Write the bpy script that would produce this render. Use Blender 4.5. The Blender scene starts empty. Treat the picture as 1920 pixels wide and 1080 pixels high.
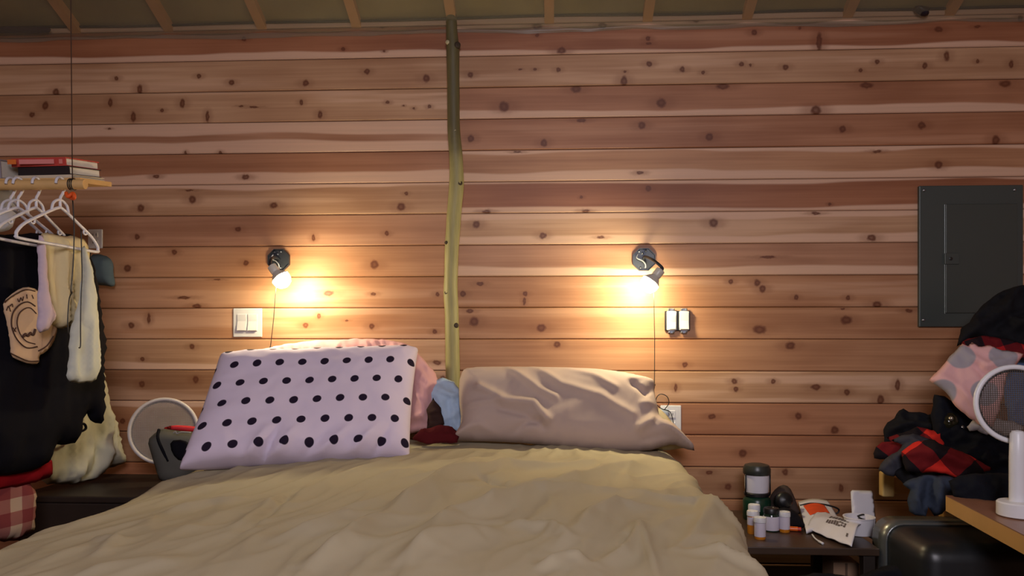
import bpy, bmesh, math, random
import numpy as np
from mathutils import Vector, Matrix
from mathutils.geometry import delaunay_2d_cdt

# ------------------------------------------------------------------ camera, world, light
SC = bpy.context.scene
COL = SC.collection
FPX, CX, HOR = 1500.0, 960.0, 632.0          # focal length and horizon of the 1920x1080 frame
YAW = math.radians(2.98)
CAMZ = 1.05
cam_d = bpy.data.cameras.new('camera'); cam = bpy.data.objects.new('camera', cam_d); COL.objects.link(cam)
cam_d.sensor_width = 36.0; cam_d.lens = FPX / 1920.0 * 36.0
cam_d.shift_y = (HOR - 540.0) / 1920.0
cam_d.clip_start = 0.05
cam.location = (0, 0, CAMZ); cam.rotation_euler = (math.pi / 2, 0, YAW)
SC.camera = cam

W = bpy.data.worlds.new('world'); SC.world = W; W.use_nodes = True
W.node_tree.nodes['Background'].inputs[0].default_value = (0.62, 0.66, 0.9, 1)
W.node_tree.nodes['Background'].inputs[1].default_value = 0.05

def area_light(name, loc, target, size, power, color):
    l = bpy.data.lights.new(name, 'AREA'); l.shape = 'DISK'; l.size = size; l.energy = power; l.color = color
    o = bpy.data.objects.new(name, l); COL.objects.link(o); o.location = loc
    o.rotation_euler = (Vector(target) - Vector(loc)).to_track_quat('-Z', 'Y').to_euler()
    return o
# the room's own light, behind the camera
area_light('room_light', (0.2, -1.0, 2.15), (0.0, 2.5, 0.35), 1.1, 60, (0.98, 0.91, 1.0))
BULB_STRENGTH = 330.0
BULB_COLOR = (1.0, 0.84, 0.49)

vs = SC.view_settings
vs.view_transform = 'Standard'; vs.look = 'None'; vs.gamma = 1.0; vs.use_curve_mapping = False
vs.exposure = 0.0
cy = SC.cycles
cy.max_bounces = 5; cy.diffuse_bounces = 2; cy.glossy_bounces = 2; cy.transmission_bounces = 3; cy.transparent_max_bounces = 8
cy.caustics_reflective = False; cy.caustics_refractive = False; cy.sample_clamp_indirect = 4.0; cy.use_adaptive_sampling = True; cy.adaptive_threshold = 0.02

# ------------------------------------------------------------------ helpers
def ray(px, py):
    u = (px - CX) / FPX; w = (HOR - py) / FPX
    return Vector((-math.sin(YAW) + math.cos(YAW) * u, math.cos(YAW) + math.sin(YAW) * u, w))
CAM = Vector((0, 0, CAMZ))
def P(px, py, Y):
    r = ray(px, py); return CAM + r * (Y / r.y)
def PZ(px, py, z):
    r = ray(px, py); return CAM + r * ((z - CAMZ) / r.z)
def PX(px, py, X):
    r = ray(px, py); return CAM + r * (X / r.x)

def srgb(r, g, b):
    f = lambda c: (c / 255 / 12.92) if c / 255 <= 0.04045 else ((c / 255 + 0.055) / 1.055) ** 2.4
    return (f(r), f(g), f(b), 1.0)

_rs = np.random.RandomState(7)
_perm = np.concatenate([_rs.permutation(256)] * 3)
_gr = np.stack([np.cos(np.linspace(0, 2 * np.pi, 16, endpoint=False)), np.sin(np.linspace(0, 2 * np.pi, 16, endpoint=False))], 1)
def pn(x, y, seed=0):
    x = np.asarray(x, float) + seed * 17.37; y = np.asarray(y, float) + seed * 5.91
    xi = np.floor(x).astype(int); yi = np.floor(y).astype(int); xf = x - xi; yf = y - yi
    xi &= 255; yi &= 255
    fade = lambda t: t * t * t * (t * (t * 6 - 15) + 10)
    def g(ix, iy, fx, fy):
        h = _perm[_perm[ix & 255] + (iy & 255)] % 16
        return _gr[h, 0] * fx + _gr[h, 1] * fy
    u, v = fade(xf), fade(yf)
    a = g(xi, yi, xf, yf) * (1 - u) + g(xi + 1, yi, xf - 1, yf) * u
    b = g(xi, yi + 1, xf, yf - 1) * (1 - u) + g(xi + 1, yi + 1, xf - 1, yf - 1) * u
    return (a * (1 - v) + b * v) * 1.4
def ridged(x, y, seed=0, oct=3):
    s = 0; a = 1.0; t = 0
    for k in range(oct):
        s = s + a * (1 - 2 * np.abs(pn(x * 2 ** k, y * 2 ** k, seed + k))); t += a; a *= 0.5
    return s / t

ROOT = {}
def base_of(parent):
    p = parent
    while p.parent: p = p.parent
    return p.location
def mesh_obj(name, verts, faces, mat, parent=None, smooth=False, uvs=None, origin=None):
    verts = [Vector(v) for v in verts]
    if parent is not None: o0 = Vector(base_of(parent))
    else:
        if origin is None:
            lo = [min(v[i] for v in verts) for i in range(3)]; hi = [max(v[i] for v in verts) for i in range(3)]
            origin = ((lo[0] + hi[0]) / 2, (lo[1] + hi[1]) / 2, lo[2])
        o0 = Vector(origin)
    me = bpy.data.meshes.new(name)
    me.from_pydata([tuple(v - o0) for v in verts], [], faces)
    if uvs is not None:
        l = me.uv_layers.new(name='UVMap')
        idx = np.zeros(len(me.loops), int); me.loops.foreach_get('vertex_index', idx)
        l.data.foreach_set('uv', np.asarray(uvs, float)[idx].ravel())
    me.materials.append(mat)
    if smooth: me.polygons.foreach_set('use_smooth', [True] * len(me.polygons))
    me.update()
    o = bpy.data.objects.new(name, me); COL.objects.link(o)
    if parent is not None: o.parent = parent
    else: o.location = o0
    return o
def tag(o, label, cat=None, group=None):
    o['label'] = label
    if cat: o['category'] = cat
    if group: o['group'] = group
    return o
def thing(name, loc, label, cat, group=None):
    o = bpy.data.objects.new(name, None); COL.objects.link(o); o.location = loc; o.empty_display_size = 0.05
    return tag(o, label, cat, group)
def structure(o): o['kind'] = 'structure'; return o

class MB:
    def __init__(s): s.v = []; s.f = []
    def add(s, v, f):
        n = len(s.v); s.v += [Vector(x) for x in v]; s.f += [tuple(i + n for i in q) for q in f]; return s
    def box(s, lo, hi, bevel=0.0, rot=None, seg=2):
        lo, hi = Vector(lo), Vector(hi); c = (lo + hi) / 2; d = hi - lo
        bm = bmesh.new(); bmesh.ops.create_cube(bm, size=1.0)
        for v in bm.verts: v.co = Vector((v.co.x * d.x, v.co.y * d.y, v.co.z * d.z))
        if bevel > 0: bmesh.ops.bevel(bm, geom=bm.edges[:], offset=min(bevel, min(d) * .49), segments=seg, profile=0.5, affect='EDGES')
        bm.verts.index_update()
        vv = [(rot @ v.co if rot else v.co) + c for v in bm.verts]; ff = [[v.index for v in f.verts] for f in bm.faces]
        bm.free(); return s.add(vv, ff)
    def tube(s, pts, r, n=8, closed=False, cap=True):
        pts = [Vector(p) for p in pts]; m = len(pts)
        rr = r if isinstance(r, (list, tuple)) else [r] * m
        T = []
        for i in range(m):
            a = pts[(i - 1) % m] if (closed or i > 0) else pts[i]
            b = pts[(i + 1) % m] if (closed or i < m - 1) else pts[i]
            T.append((b - a).normalized())
        up = Vector((0, 0, 1)) if abs(T[0].z) < .9 else Vector((1, 0, 0))
        N = (up - T[0] * up.dot(T[0])).normalized(); V = []
        for i in range(m):
            N = (N - T[i] * N.dot(T[i]))
            N = N.normalized() if N.length > 1e-6 else T[i].orthogonal().normalized()
            B = T[i].cross(N)
            for k in range(n):
                a = 2 * math.pi * k / n
                V.append(pts[i] + (N * math.cos(a) + B * math.sin(a)) * rr[i])
        F = []
        for i in range(m if closed else m - 1):
            j = (i + 1) % m
            for k in range(n):
                F.append((i * n + k, i * n + (k + 1) % n, j * n + (k + 1) % n, j * n + k))
        if cap and not closed:
            F.append(tuple(range(n))[::-1]); F.append(tuple(range((m - 1) * n, m * n)))
        return s.add(V, F)
    def lathe(s, prof, base=(0, 0, 0), axis=(0, 0, 1), n=24):
        base = Vector(base); ax = Vector(axis).normalized()
        q = ax.to_track_quat('Z', 'Y'); V = []; F = []
        m = len(prof)
        for (r, z) in prof:
            for k in range(n):
                a = 2 * math.pi * k / n
                V.append(base + q @ Vector((r * math.cos(a), r * math.sin(a), z)))
        for i in range(m - 1):
            for k in range(n): F.append((i * n + k, i * n + (k + 1) % n, (i + 1) * n + (k + 1) % n, (i + 1) * n + k))
        if prof[0][0] > 1e-5: F.append(tuple(range(n))[::-1])
        if prof[-1][0] > 1e-5: F.append(tuple(range((m - 1) * n, m * n)))
        return s.add(V, F)
    def build(s, name, mat, parent=None, smooth=False, origin=None, auto=None):
        o = mesh_obj(name, s.v, s.f, mat, parent, smooth, None, origin)
        if smooth and auto is not None:
            try: o.data.set_sharp_from_angle(angle=math.radians(auto))
            except Exception: pass
        return o

def spline(pts, k=6):
    pts = [Vector(p) for p in pts]; out = []
    for i in range(len(pts) - 1):
        p0 = pts[max(i - 1, 0)]; p1 = pts[i]; p2 = pts[i + 1]; p3 = pts[min(i + 2, len(pts) - 1)]
        for j in range(k):
            t = j / k
            out.append(0.5 * ((2 * p1) + (p2 - p0) * t + (2 * p0 - 5 * p1 + 4 * p2 - p3) * t * t + (3 * p1 - p0 - 3 * p2 + p3) * t ** 3))
    out.append(pts[-1]); return out

# ------------------------------------------------------------------ materials
def newmat(name):
    m = bpy.data.materials.new(name); m.use_nodes = True
    nt = m.node_tree; nt.nodes.clear()
    out = nt.nodes.new('ShaderNodeOutputMaterial'); b = nt.nodes.new('ShaderNodeBsdfPrincipled')
    nt.links.new(b.outputs[0], out.inputs[0]); return m, nt, b
def N(nt, t, **kw):
    n = nt.nodes.new(t)
    for k, v in kw.items(): setattr(n, k, v)
    return n
def math_(nt, op, a, b=None, c=None, clamp=False):
    n = nt.nodes.new('ShaderNodeMath'); n.operation = op; n.use_clamp = clamp
    for i, x in enumerate((a, b, c)):
        if x is None: continue
        if isinstance(x, (int, float)): n.inputs[i].default_value = x
        else: nt.links.new(x, n.inputs[i])
    return n.outputs[0]
def mixc(nt, f, a, b, mode='MIX'):
    n = nt.nodes.new('ShaderNodeMix'); n.data_type = 'RGBA'; n.blend_type = mode
    for s, x in ((n.inputs[0], f), (n.inputs[6], a), (n.inputs[7], b)):
        if isinstance(x, (int, float, tuple, list)): s.default_value = x
        else: nt.links.new(x, s)
    return n.outputs[2]
def smooth_(nt, x, lo, hi):
    n = nt.nodes.new('ShaderNodeMapRange'); n.interpolation_type = 'SMOOTHSTEP'
    if isinstance(x, (int, float)): n.inputs[0].default_value = x
    else: nt.links.new(x, n.inputs[0])
    n.inputs[1].default_value = lo; n.inputs[2].default_value = hi; n.inputs[3].default_value = 0; n.inputs[4].default_value = 1
    return n.outputs[0]
def noise(nt, vec, scale, detail=3, rough=0.5, dim='3D'):
    n = nt.nodes.new('ShaderNodeTexNoise'); n.noise_dimensions = dim
    n.inputs['Scale'].default_value = scale; n.inputs['Detail'].default_value = detail; n.inputs['Roughness'].default_value = rough
    if vec is not None: nt.links.new(vec, n.inputs['Vector'])
    return n.outputs['Fac']
def bump(nt, b, h, strength=.3, dist=.002):
    n = nt.nodes.new('ShaderNodeBump'); n.inputs['Strength'].default_value = strength; n.inputs['Distance'].default_value = dist
    nt.links.new(h, n.inputs['Height']); nt.links.new(n.outputs[0], b.inputs['Normal'])
def pos(nt): return nt.nodes.new('ShaderNodeNewGeometry').outputs['Position']

def plain(name, col, rough=.5, metal=0, var=.12, scale=30, spec=.5, trans=0, bumps=0, emit=None):
    m, nt, b = newmat(name)
    f = noise(nt, pos(nt), scale, 3)
    c = Vector(col[:3])
    lo = tuple(c * (1 - var)) + (1,); hi = tuple(c * (1 + var)) + (1,)
    nt.links.new(mixc(nt, f, lo, hi), b.inputs['Base Color'])
    b.inputs['Roughness'].default_value = rough; b.inputs['Metallic'].default_value = metal
    b.inputs['Specular IOR Level'].default_value = spec
    b.inputs['Transmission Weight'].default_value = trans
    if bumps: bump(nt, b, noise(nt, pos(nt), scale * 6, 3), bumps, .001)
    return m
def fabric_finish(nt, b, weave=900, strength=.12, sheen=.25):
    b.inputs['Roughness'].default_value = .9; b.inputs['Specular IOR Level'].default_value = .15
    b.inputs['Sheen Weight'].default_value = sheen; b.inputs['Sheen Roughness'].default_value = .5
    bump(nt, b, noise(nt, pos(nt), weave, 2), strength, .0006)
def fabric(name, col, var=.10, scale=7, sheen=.2):
    m, nt, b = newmat(name)
    c = Vector(col[:3]); f = noise(nt, pos(nt), scale, 4)
    nt.links.new(mixc(nt, f, tuple(c * (1 - var)) + (1,), tuple(c * (1 + var)) + (1,)), b.inputs['Base Color'])
    fabric_finish(nt, b, sheen=0); return m
def uvxy(nt):
    u = nt.nodes.new('ShaderNodeUVMap'); s = nt.nodes.new('ShaderNodeSeparateXYZ'); nt.links.new(u.outputs[0], s.inputs[0])
    return s.outputs[0], s.outputs[1]
def plaid(name, c_on, c_mid, c_off, size, ang=0.0, warp=.0):
    m, nt, b = newmat(name); x, y = uvxy(nt)
    nz = math_(nt, 'MULTIPLY', math_(nt, 'SUBTRACT', noise(nt, pos(nt), 9, 2), .5), warp)
    ca, sa = math.cos(ang), math.sin(ang)
    xr = math_(nt, 'ADD', math_(nt, 'ADD', math_(nt, 'MULTIPLY', x, ca), math_(nt, 'MULTIPLY', y, sa)), nz)
    yr = math_(nt, 'ADD', math_(nt, 'ADD', math_(nt, 'MULTIPLY', x, -sa), math_(nt, 'MULTIPLY', y, ca)), nz)
    sx = math_(nt, 'GREATER_THAN', math_(nt, 'FRACT', math_(nt, 'MULTIPLY', xr, 1 / size)), .5)
    sy = math_(nt, 'GREATER_THAN', math_(nt, 'FRACT', math_(nt, 'MULTIPLY', yr, 1 / size)), .5)
    one = mixc(nt, sx, c_off, c_mid); two = mixc(nt, sx, c_mid, c_on)
    nt.links.new(mixc(nt, sy, one, two), b.inputs['Base Color']); fabric_finish(nt, b, sheen=0); return m
def dots(name, base, dot, su, sv, r, stagger=True, ou=0., ov=0., aspect=1.0, var=.04):
    m, nt, b = newmat(name); x, y = uvxy(nt)
    yy = math_(nt, 'MULTIPLY', math_(nt, 'SUBTRACT', y, ov), 1 / sv)
    row = math_(nt, 'FLOOR', yy)
    xx = math_(nt, 'MULTIPLY', math_(nt, 'SUBTRACT', x, ou), 1 / su)
    if stagger: xx = math_(nt, 'ADD', xx, math_(nt, 'MULTIPLY', math_(nt, 'FLOORED_MODULO', row, 2), .5))
    fx = math_(nt, 'SUBTRACT', math_(nt, 'FRACT', xx), .5); fy = math_(nt, 'MULTIPLY', math_(nt, 'SUBTRACT', math_(nt, 'FRACT', yy), .5), aspect)
    d = math_(nt, 'SQRT', math_(nt, 'ADD', math_(nt, 'MULTIPLY', fx, fx), math_(nt, 'MULTIPLY', fy, fy)))
    f = math_(nt, 'SUBTRACT', 1.0, smooth_(nt, d, r * .9, r * 1.08))
    c = Vector(base[:3]); nz = noise(nt, pos(nt), 8, 3)
    bc = mixc(nt, nz, tuple(c * (1 - var)) + (1,), tuple(c * (1 + var)) + (1,))
    nt.links.new(mixc(nt, f, bc, dot), b.inputs['Base Color']); fabric_finish(nt, b, sheen=0); return m

# cedar plank: knot group + per-plank material
def knot_group():
    g = bpy.data.node_groups.new('cedar_knot', 'ShaderNodeTree')
    for nm, t in (('Vec', 'NodeSocketVector'), ('Centre', 'NodeSocketVector'), ('InvR', 'NodeSocketVector'), ('Core', 'NodeSocketFloat'), ('Halo', 'NodeSocketFloat')):
        g.interface.new_socket(name=nm, in_out='INPUT', socket_type=t)
    g.interface.new_socket(name='Core', in_out='OUTPUT', socket_type='NodeSocketFloat')
    g.interface.new_socket(name='Halo', in_out='OUTPUT', socket_type='NodeSocketFloat')
    gi = g.nodes.new('NodeGroupInput'); go = g.nodes.new('NodeGroupOutput')
    s = N(g, 'ShaderNodeVectorMath', operation='SUBTRACT'); g.links.new(gi.outputs[0], s.inputs[0]); g.links.new(gi.outputs[1], s.inputs[1])
    m = N(g, 'ShaderNodeVectorMath', operation='MULTIPLY'); g.links.new(s.outputs[0], m.inputs[0]); g.links.new(gi.outputs[2], m.inputs[1])
    l = N(g, 'ShaderNodeVectorMath', operation='LENGTH'); g.links.new(m.outputs[0], l.inputs[0])
    d = l.outputs['Value']
    c1 = math_(g, 'SUBTRACT', 1.0, smooth_(g, d, .55, 1.15))
    ring = math_(g, 'MULTIPLY', math_(g, 'SUBTRACT', 1.0, smooth_(g, d, .0, .6)), .25)   # paler heart of the knot
    core = math_(g, 'SUBTRACT', c1, ring)
    m2 = N(g, 'ShaderNodeVectorMath', operation='MULTIPLY'); g.links.new(m.outputs[0], m2.inputs[0]); m2.inputs[1].default_value = (.38, 1, .8)
    l2 = N(g, 'ShaderNodeVectorMath', operation='LENGTH'); g.links.new(m2.outputs[0], l2.inputs[0])
    halo = math_(g, 'SUBTRACT', 1.0, smooth_(g, l2.outputs['Value'], .5, 1.5))
    g.links.new(math_(g, 'MAXIMUM', core, gi.outputs[3]), go.inputs[0]); g.links.new(math_(g, 'MAXIMUM', halo, gi.outputs[4]), go.inputs[1])
    return g
KG = knot_group()
SAP = srgb(226, 186, 158); KNOT = srgb(96, 48, 26)
def cedar(name, col, z0, pitch, sapT, sapB, seed, knots, streak=0.0):
    m, nt, b = newmat(name); p = pos(nt)
    sep = N(nt, 'ShaderNodeSeparateXYZ'); nt.links.new(p, sep.inputs[0]); x, z = sep.outputs[0], sep.outputs[2]
    def vec(sx, sz, off):
        c = N(nt, 'ShaderNodeCombineXYZ'); nt.links.new(math_(nt, 'MULTIPLY', x, sx), c.inputs[0]); nt.links.new(math_(nt, 'MULTIPLY', z, sz), c.inputs[2])
        c.inputs[1].default_value = seed * 3.7 + off; return c.outputs[0]
    fine = noise(nt, vec(1.6, 95, 0), 1.0, 4, .6)
    broad = noise(nt, vec(.7, 16, 9), 1.0, 3, .55)
    cloud = noise(nt, vec(2.2, 5, 21), 1.0, 2, .5)
    c = Vector(col[:3]); dark = tuple(Vector((c.x * .70, c.y * .60, c.z * .55))) + (1,); light = tuple(Vector((c.x * 1.22, c.y * 1.28, c.z * 1.34))) + (1,)
    tone = math_(nt, 'ADD', math_(nt, 'ADD', math_(nt, 'MULTIPLY', fine, .38), math_(nt, 'MULTIPLY', broad, .80)), math_(nt, 'SUBTRACT', math_(nt, 'MULTIPLY', cloud, .55), .36))
    body = mixc(nt, smooth_(nt, tone, .18, .86), dark, light)
    v = math_(nt, 'MULTIPLY', math_(nt, 'SUBTRACT', z, z0), 1 / pitch)
    wob = math_(nt, 'MULTIPLY', math_(nt, 'SUBTRACT', noise(nt, vec(1.3, .0, 33), 1.0, 2), .5), .42)
    sap = None
    if sapB > 0:
        sap = math_(nt, 'SUBTRACT', 1.0, smooth_(nt, math_(nt, 'ADD', v, wob), sapB - .03, sapB + .05))
    if sapT > 0:
        s2 = smooth_(nt, math_(nt, 'ADD', v, wob), 1 - sapT - .05, 1 - sapT + .03)
        sap = s2 if sap is None else math_(nt, 'MAXIMUM', sap, s2)
    if streak > 0:
        s3 = math_(nt, 'MULTIPLY', smooth_(nt, broad, .50, .62), streak)
        sap = s3 if sap is None else math_(nt, 'MAXIMUM', sap, s3)
    if sap is not None:
        sc = mixc(nt, fine, tuple(Vector(SAP[:3]) * .86) + (1,), tuple(Vector(SAP[:3]) * 1.06) + (1,))
        body = mixc(nt, math_(nt, 'MULTIPLY', sap, .88), body, sc)
    if knots:
        # a little wobble so that no knot is a perfect ellipse
        wv = N(nt, 'ShaderNodeTexNoise'); wv.inputs['Scale'].default_value = 55; wv.inputs['Detail'].default_value = 2
        sb = N(nt, 'ShaderNodeVectorMath', operation='MULTIPLY_ADD'); nt.links.new(wv.outputs['Color'], sb.inputs[0])
        nt.links.new(p, wv.inputs['Vector'])
        sb.inputs[1].default_value = (.012, 0, .012); nt.links.new(p, sb.inputs[2])
        core = halo = None
        for (kx, kz, rx, rz) in knots:
            g = N(nt, 'ShaderNodeGroup'); g.node_tree = KG; nt.links.new(sb.outputs[0], g.inputs[0])
            g.inputs[1].default_value = (kx + .006, 0, kz + .006); g.inputs[2].default_value = (1 / rx, 0, 1 / rz)
            if core is not None: nt.links.new(core, g.inputs[3]); nt.links.new(halo, g.inputs[4])
            core, halo = g.outputs[0], g.outputs[1]
        body = mixc(nt, math_(nt, 'MULTIPLY', halo, .42), body, mixc(nt, .35, dark, KNOT))
        body = mixc(nt, math_(nt, 'MULTIPLY', core, .92), body, KNOT)
    nt.links.new(body, b.inputs['Base Color'])
    b.inputs['Roughness'].default_value = .48; b.inputs['Specular IOR Level'].default_value = .35
    bump(nt, b, fine, .12, .0008)
    return m

# ------------------------------------------------------------------ generic soft shapes
def plane_at(px, py, Y, n=(0, -1, 0)):
    return P(px, py, Y), Vector(n).normalized()
def chaikin(p, it):
    for _ in range(it):
        q = []
        for i in range(len(p)):
            a, b = p[i], p[(i + 1) % len(p)]
            q += [a * .75 + b * .25, a * .25 + b * .75]
        p = q
    return p
def seg_dist(pts, A, B):
    d = np.full(len(pts), 1e9)
    for a, b in zip(A, B):
        ab = b - a; L = (ab * ab).sum() + 1e-12
        t = np.clip(((pts - a) @ ab) / L, 0, 1); q = pts - (a + t[:, None] * ab)
        d = np.minimum(d, np.sqrt((q * q).sum(1)))
    return d
def fold_field(pts, q):
    """distance to a fold line and a weight that fades towards both of its ends"""
    d = np.full(len(pts), 1e9); w = np.zeros(len(pts)); L = np.sqrt(((q[1:] - q[:-1]) ** 2).sum(1)); tot = L.sum(); acc = 0.
    for a, b, l in zip(q[:-1], q[1:], L):
        ab = b - a; t = np.clip(((pts - a) @ ab) / (l * l + 1e-12), 0, 1); r = pts - (a + t[:, None] * ab); dd = np.sqrt((r * r).sum(1))
        m = dd < d; d = np.where(m, dd, d); f = (acc + t * l) / tot; w = np.where(m, np.clip(np.minimum(f, 1 - f) * 3.2, .12, 1), w); acc += l
    return d, w
def to_plane(px, py, O, n, e1, e2):
    r = ray(px, py); t = (O - CAM).dot(n) / r.dot(n); w = CAM + r * t - O
    return np.array((w.dot(e1), w.dot(e2)))
def crease(x, y, seed=0, oct=3):
    s = 0; a = 1.0; t = 0
    for k in range(oct):
        s = s + a * ((1 - np.abs(pn(x * 1.9 ** k, y * 1.9 ** k, seed + k))) ** 4 * 1.8 - .75); t += a; a *= .55
    return s / t
def blob(name, pts, plane, mat, parent=None, front=.05, back=.02, R=.05, res=.014, cr=.0, cs=6., stretch=(1, 1), ang=0., seed=1, it=1, folds=(), dome=0., origin=None, jit=0., cloth=False):
    """soft cloth body: outline on its own plane, rounded front and back, crumpled; closed mesh with real thickness"""
    O, n = plane
    e1 = Vector((0, 0, 1)).cross(n).normalized(); e2 = n.cross(e1).normalized()
    poly = [to_plane(x, y, O, n, e1, e2) for x, y in pts]
    poly = chaikin(poly, it)
    area = sum(poly[i][0] * poly[(i + 1) % len(poly)][1] - poly[(i + 1) % len(poly)][0] * poly[i][1] for i in range(len(poly)))
    if area < 0: poly = poly[::-1]
    bd = []
    for i in range(len(poly)):
        a, b = poly[i], poly[(i + 1) % len(poly)]; L = np.linalg.norm(b - a); k = max(1, int(round(L / res)))
        for j in range(k): bd.append(a + (b - a) * j / k)
    bd = np.array(bd)
    if jit > 0:
        nrm = np.roll(bd, -1, 0) - np.roll(bd, 1, 0); nrm = np.stack([nrm[:, 1], -nrm[:, 0]], 1); nrm /= (np.linalg.norm(nrm, axis=1)[:, None] + 1e-9)
        bd = bd + nrm * (jit * (pn(bd[:, 0] * 22, bd[:, 1] * 22, seed + 3) + .5 * pn(bd[:, 0] * 50, bd[:, 1] * 50, seed + 5)))[:, None]
    A = bd; B = np.roll(bd, -1, 0)
    lo, hi = bd.min(0), bd.max(0); gx, gy = [], []
    yy = lo[1]; row = 0
    while yy < hi[1]:
        xs = np.arange(lo[0] + (res / 2 if row % 2 else 0), hi[0], res); gx.append(xs); gy.append(np.full(len(xs), yy)); yy += res * .87; row += 1
    G = np.stack([np.concatenate(gx), np.concatenate(gy)], 1)
    ins = np.zeros(len(G), bool)
    for a, b in zip(A, B):
        c = ((a[1] > G[:, 1]) != (b[1] > G[:, 1]))
        with np.errstate(divide='ignore', invalid='ignore'):
            xi = (b[0] - a[0]) * (G[:, 1] - a[1]) / (b[1] - a[1]) + a[0]
        ins ^= c & (G[:, 0] < xi)
    G = G[ins]
    if len(G): G = G[seg_dist(G, A, B) > res * .55]
    allp = np.concatenate([bd, G]) if len(G) else bd
    nb = len(bd)
    V2, _, F, *_ = delaunay_2d_cdt([Vector(p) for p in allp], [(i, (i + 1) % nb) for i in range(nb)], [], 1, 1e-6)
    V2 = np.array([tuple(v) for v in V2]); d = seg_dist(V2, A, B)
    isb = d < 1e-5
    t = np.clip(d / R, 0, 1); g = np.sqrt(np.clip(1 - (1 - t) ** 2, 0, 1))
    if cloth: g = .45 * np.clip(d / .010, 0, 1) ** .6 + .55 * (t * t * (3 - 2 * t))
    dm = d.max() + 1e-9
    ca, sa = math.cos(ang), math.sin(ang)
    X = (V2[:, 0] * ca + V2[:, 1] * sa) * cs * stretch[0]; Yc = (-V2[:, 0] * sa + V2[:, 1] * ca) * cs * stretch[1]
    X = X + .35 * pn(X * .7, Yc * .7, seed + 40); 
    crum = cr * (crease(X, Yc, seed, 3) * np.clip(d / .018, 0, 1) if cloth else ridged(X, Yc, seed, 3) * np.clip(d / (R * .8), 0, 1))
    h = front * g + dome * (d / dm) + crum
    for (fp, amp, w) in folds:
        q = np.array([to_plane(x, y, O, n, e1, e2) for x, y in fp])
        dd = seg_dist(V2, q[:-1], q[1:]); h = h + amp * np.exp(-(dd / w) ** 2) * np.clip(d / (R * .5), 0, 1)
    hb = back * g + .5 * np.maximum(crum, -back * .3) * (back > 0)
    verts = []; bidx = {}
    for i in range(len(V2)):
        verts.append(O + e1 * V2[i, 0] + e2 * V2[i, 1] + n * (0 if isb[i] else float(h[i])))
    for i in range(len(V2)):
        if not isb[i]:
            bidx[i] = len(verts); verts.append(O + e1 * V2[i, 0] + e2 * V2[i, 1] - n * float(hb[i]))
        else: bidx[i] = i
    faces = [tuple(f) for f in F] + [tuple(bidx[i] for i in reversed(f)) for f in F]
    faces = [f for f in faces if len(set(f)) == 3]
    uv = np.zeros((len(verts), 2)); uv[:len(V2)] = V2
    for i, j in bidx.items(): uv[j] = V2[i]
    return mesh_obj(name, verts, faces, mat, parent, True, uv, origin)

def pillow(name, c, mat, front=.09, back=.07, p=4.0, q=.5, pinch=.02, nu=90, nv=64, wr=None, parent=None):
    BL, BR, TR, TL = [Vector(x) for x in c]
    n = ((BR - BL) + (TR - TL)).cross((TL - BL) + (TR - BR)).normalized()
    if n.y > 0: n = -n
    ss = lambda k: np.array([.5 - .5 * math.cos(math.pi * (i / k)) for i in range(k + 1)]) * .6 + np.linspace(0, 1, k + 1) * .4
    U, Vv = np.meshgrid(ss(nu), ss(nv), indexing='ij')
    prof = (np.clip(1 - np.abs(2 * U - 1) ** p, 0, 1) * np.clip(1 - np.abs(2 * Vv - 1) ** p, 0, 1)) ** q
    u2 = U + pinch * (.5 - U) * 2 * (4 * Vv * (1 - Vv)); v2 = Vv + pinch * 1.4 * (.5 - Vv) * 2 * (4 * U * (1 - U))
    w = wr(U, Vv) if wr is not None else 0 * U
    verts, faces, uv = [], [], []
    for side in (1, -1):
        for i in range(nu + 1):
            for j in range(nv + 1):
                a, b_ = u2[i, j], v2[i, j]
                pt = BL * (1 - a) * (1 - b_) + BR * a * (1 - b_) + TR * a * b_ + TL * (1 - a) * b_
                h = (front * prof[i, j] + w[i, j] * min(1, prof[i, j] * 2.2)) if side > 0 else -back * prof[i, j]
                verts.append(pt + n * float(h)); uv.append((U[i, j], Vv[i, j]) if side > 0 else (U[i, j] + 1, Vv[i, j]))
    S = (nu + 1) * (nv + 1); idx = lambda i, j: i * (nv + 1) + j
    for i in range(nu):
        for j in range(nv):
            f = (idx(i, j), idx(i + 1, j), idx(i + 1, j + 1), idx(i, j + 1)); faces.append(f); faces.append(tuple(S + k for k in reversed(f)))
    o = mesh_obj(name, verts, faces, mat, parent, True, uv)
    bm = bmesh.new(); bm.from_mesh(o.data); bmesh.ops.remove_doubles(bm, verts=bm.verts[:], dist=1e-5)
    bmesh.ops.recalc_face_normals(bm, faces=bm.faces[:]); bm.to_mesh(o.data); bm.free()
    return o

# ------------------------------------------------------------------ the setting
YW = 3.38                                   # face of the plank wall
XL, XR, YB = -2.9, 2.5, -2.6
PITCH = 0.1334; Z910 = 1.041                # joint between plank rows 9 and 10
EAVE = 2.362; SLOPE = 0.42
POSTX = P(848, 400, YW).x
def ceil_z(Y): return EAVE + SLOPE * (YW - Y)

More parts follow.
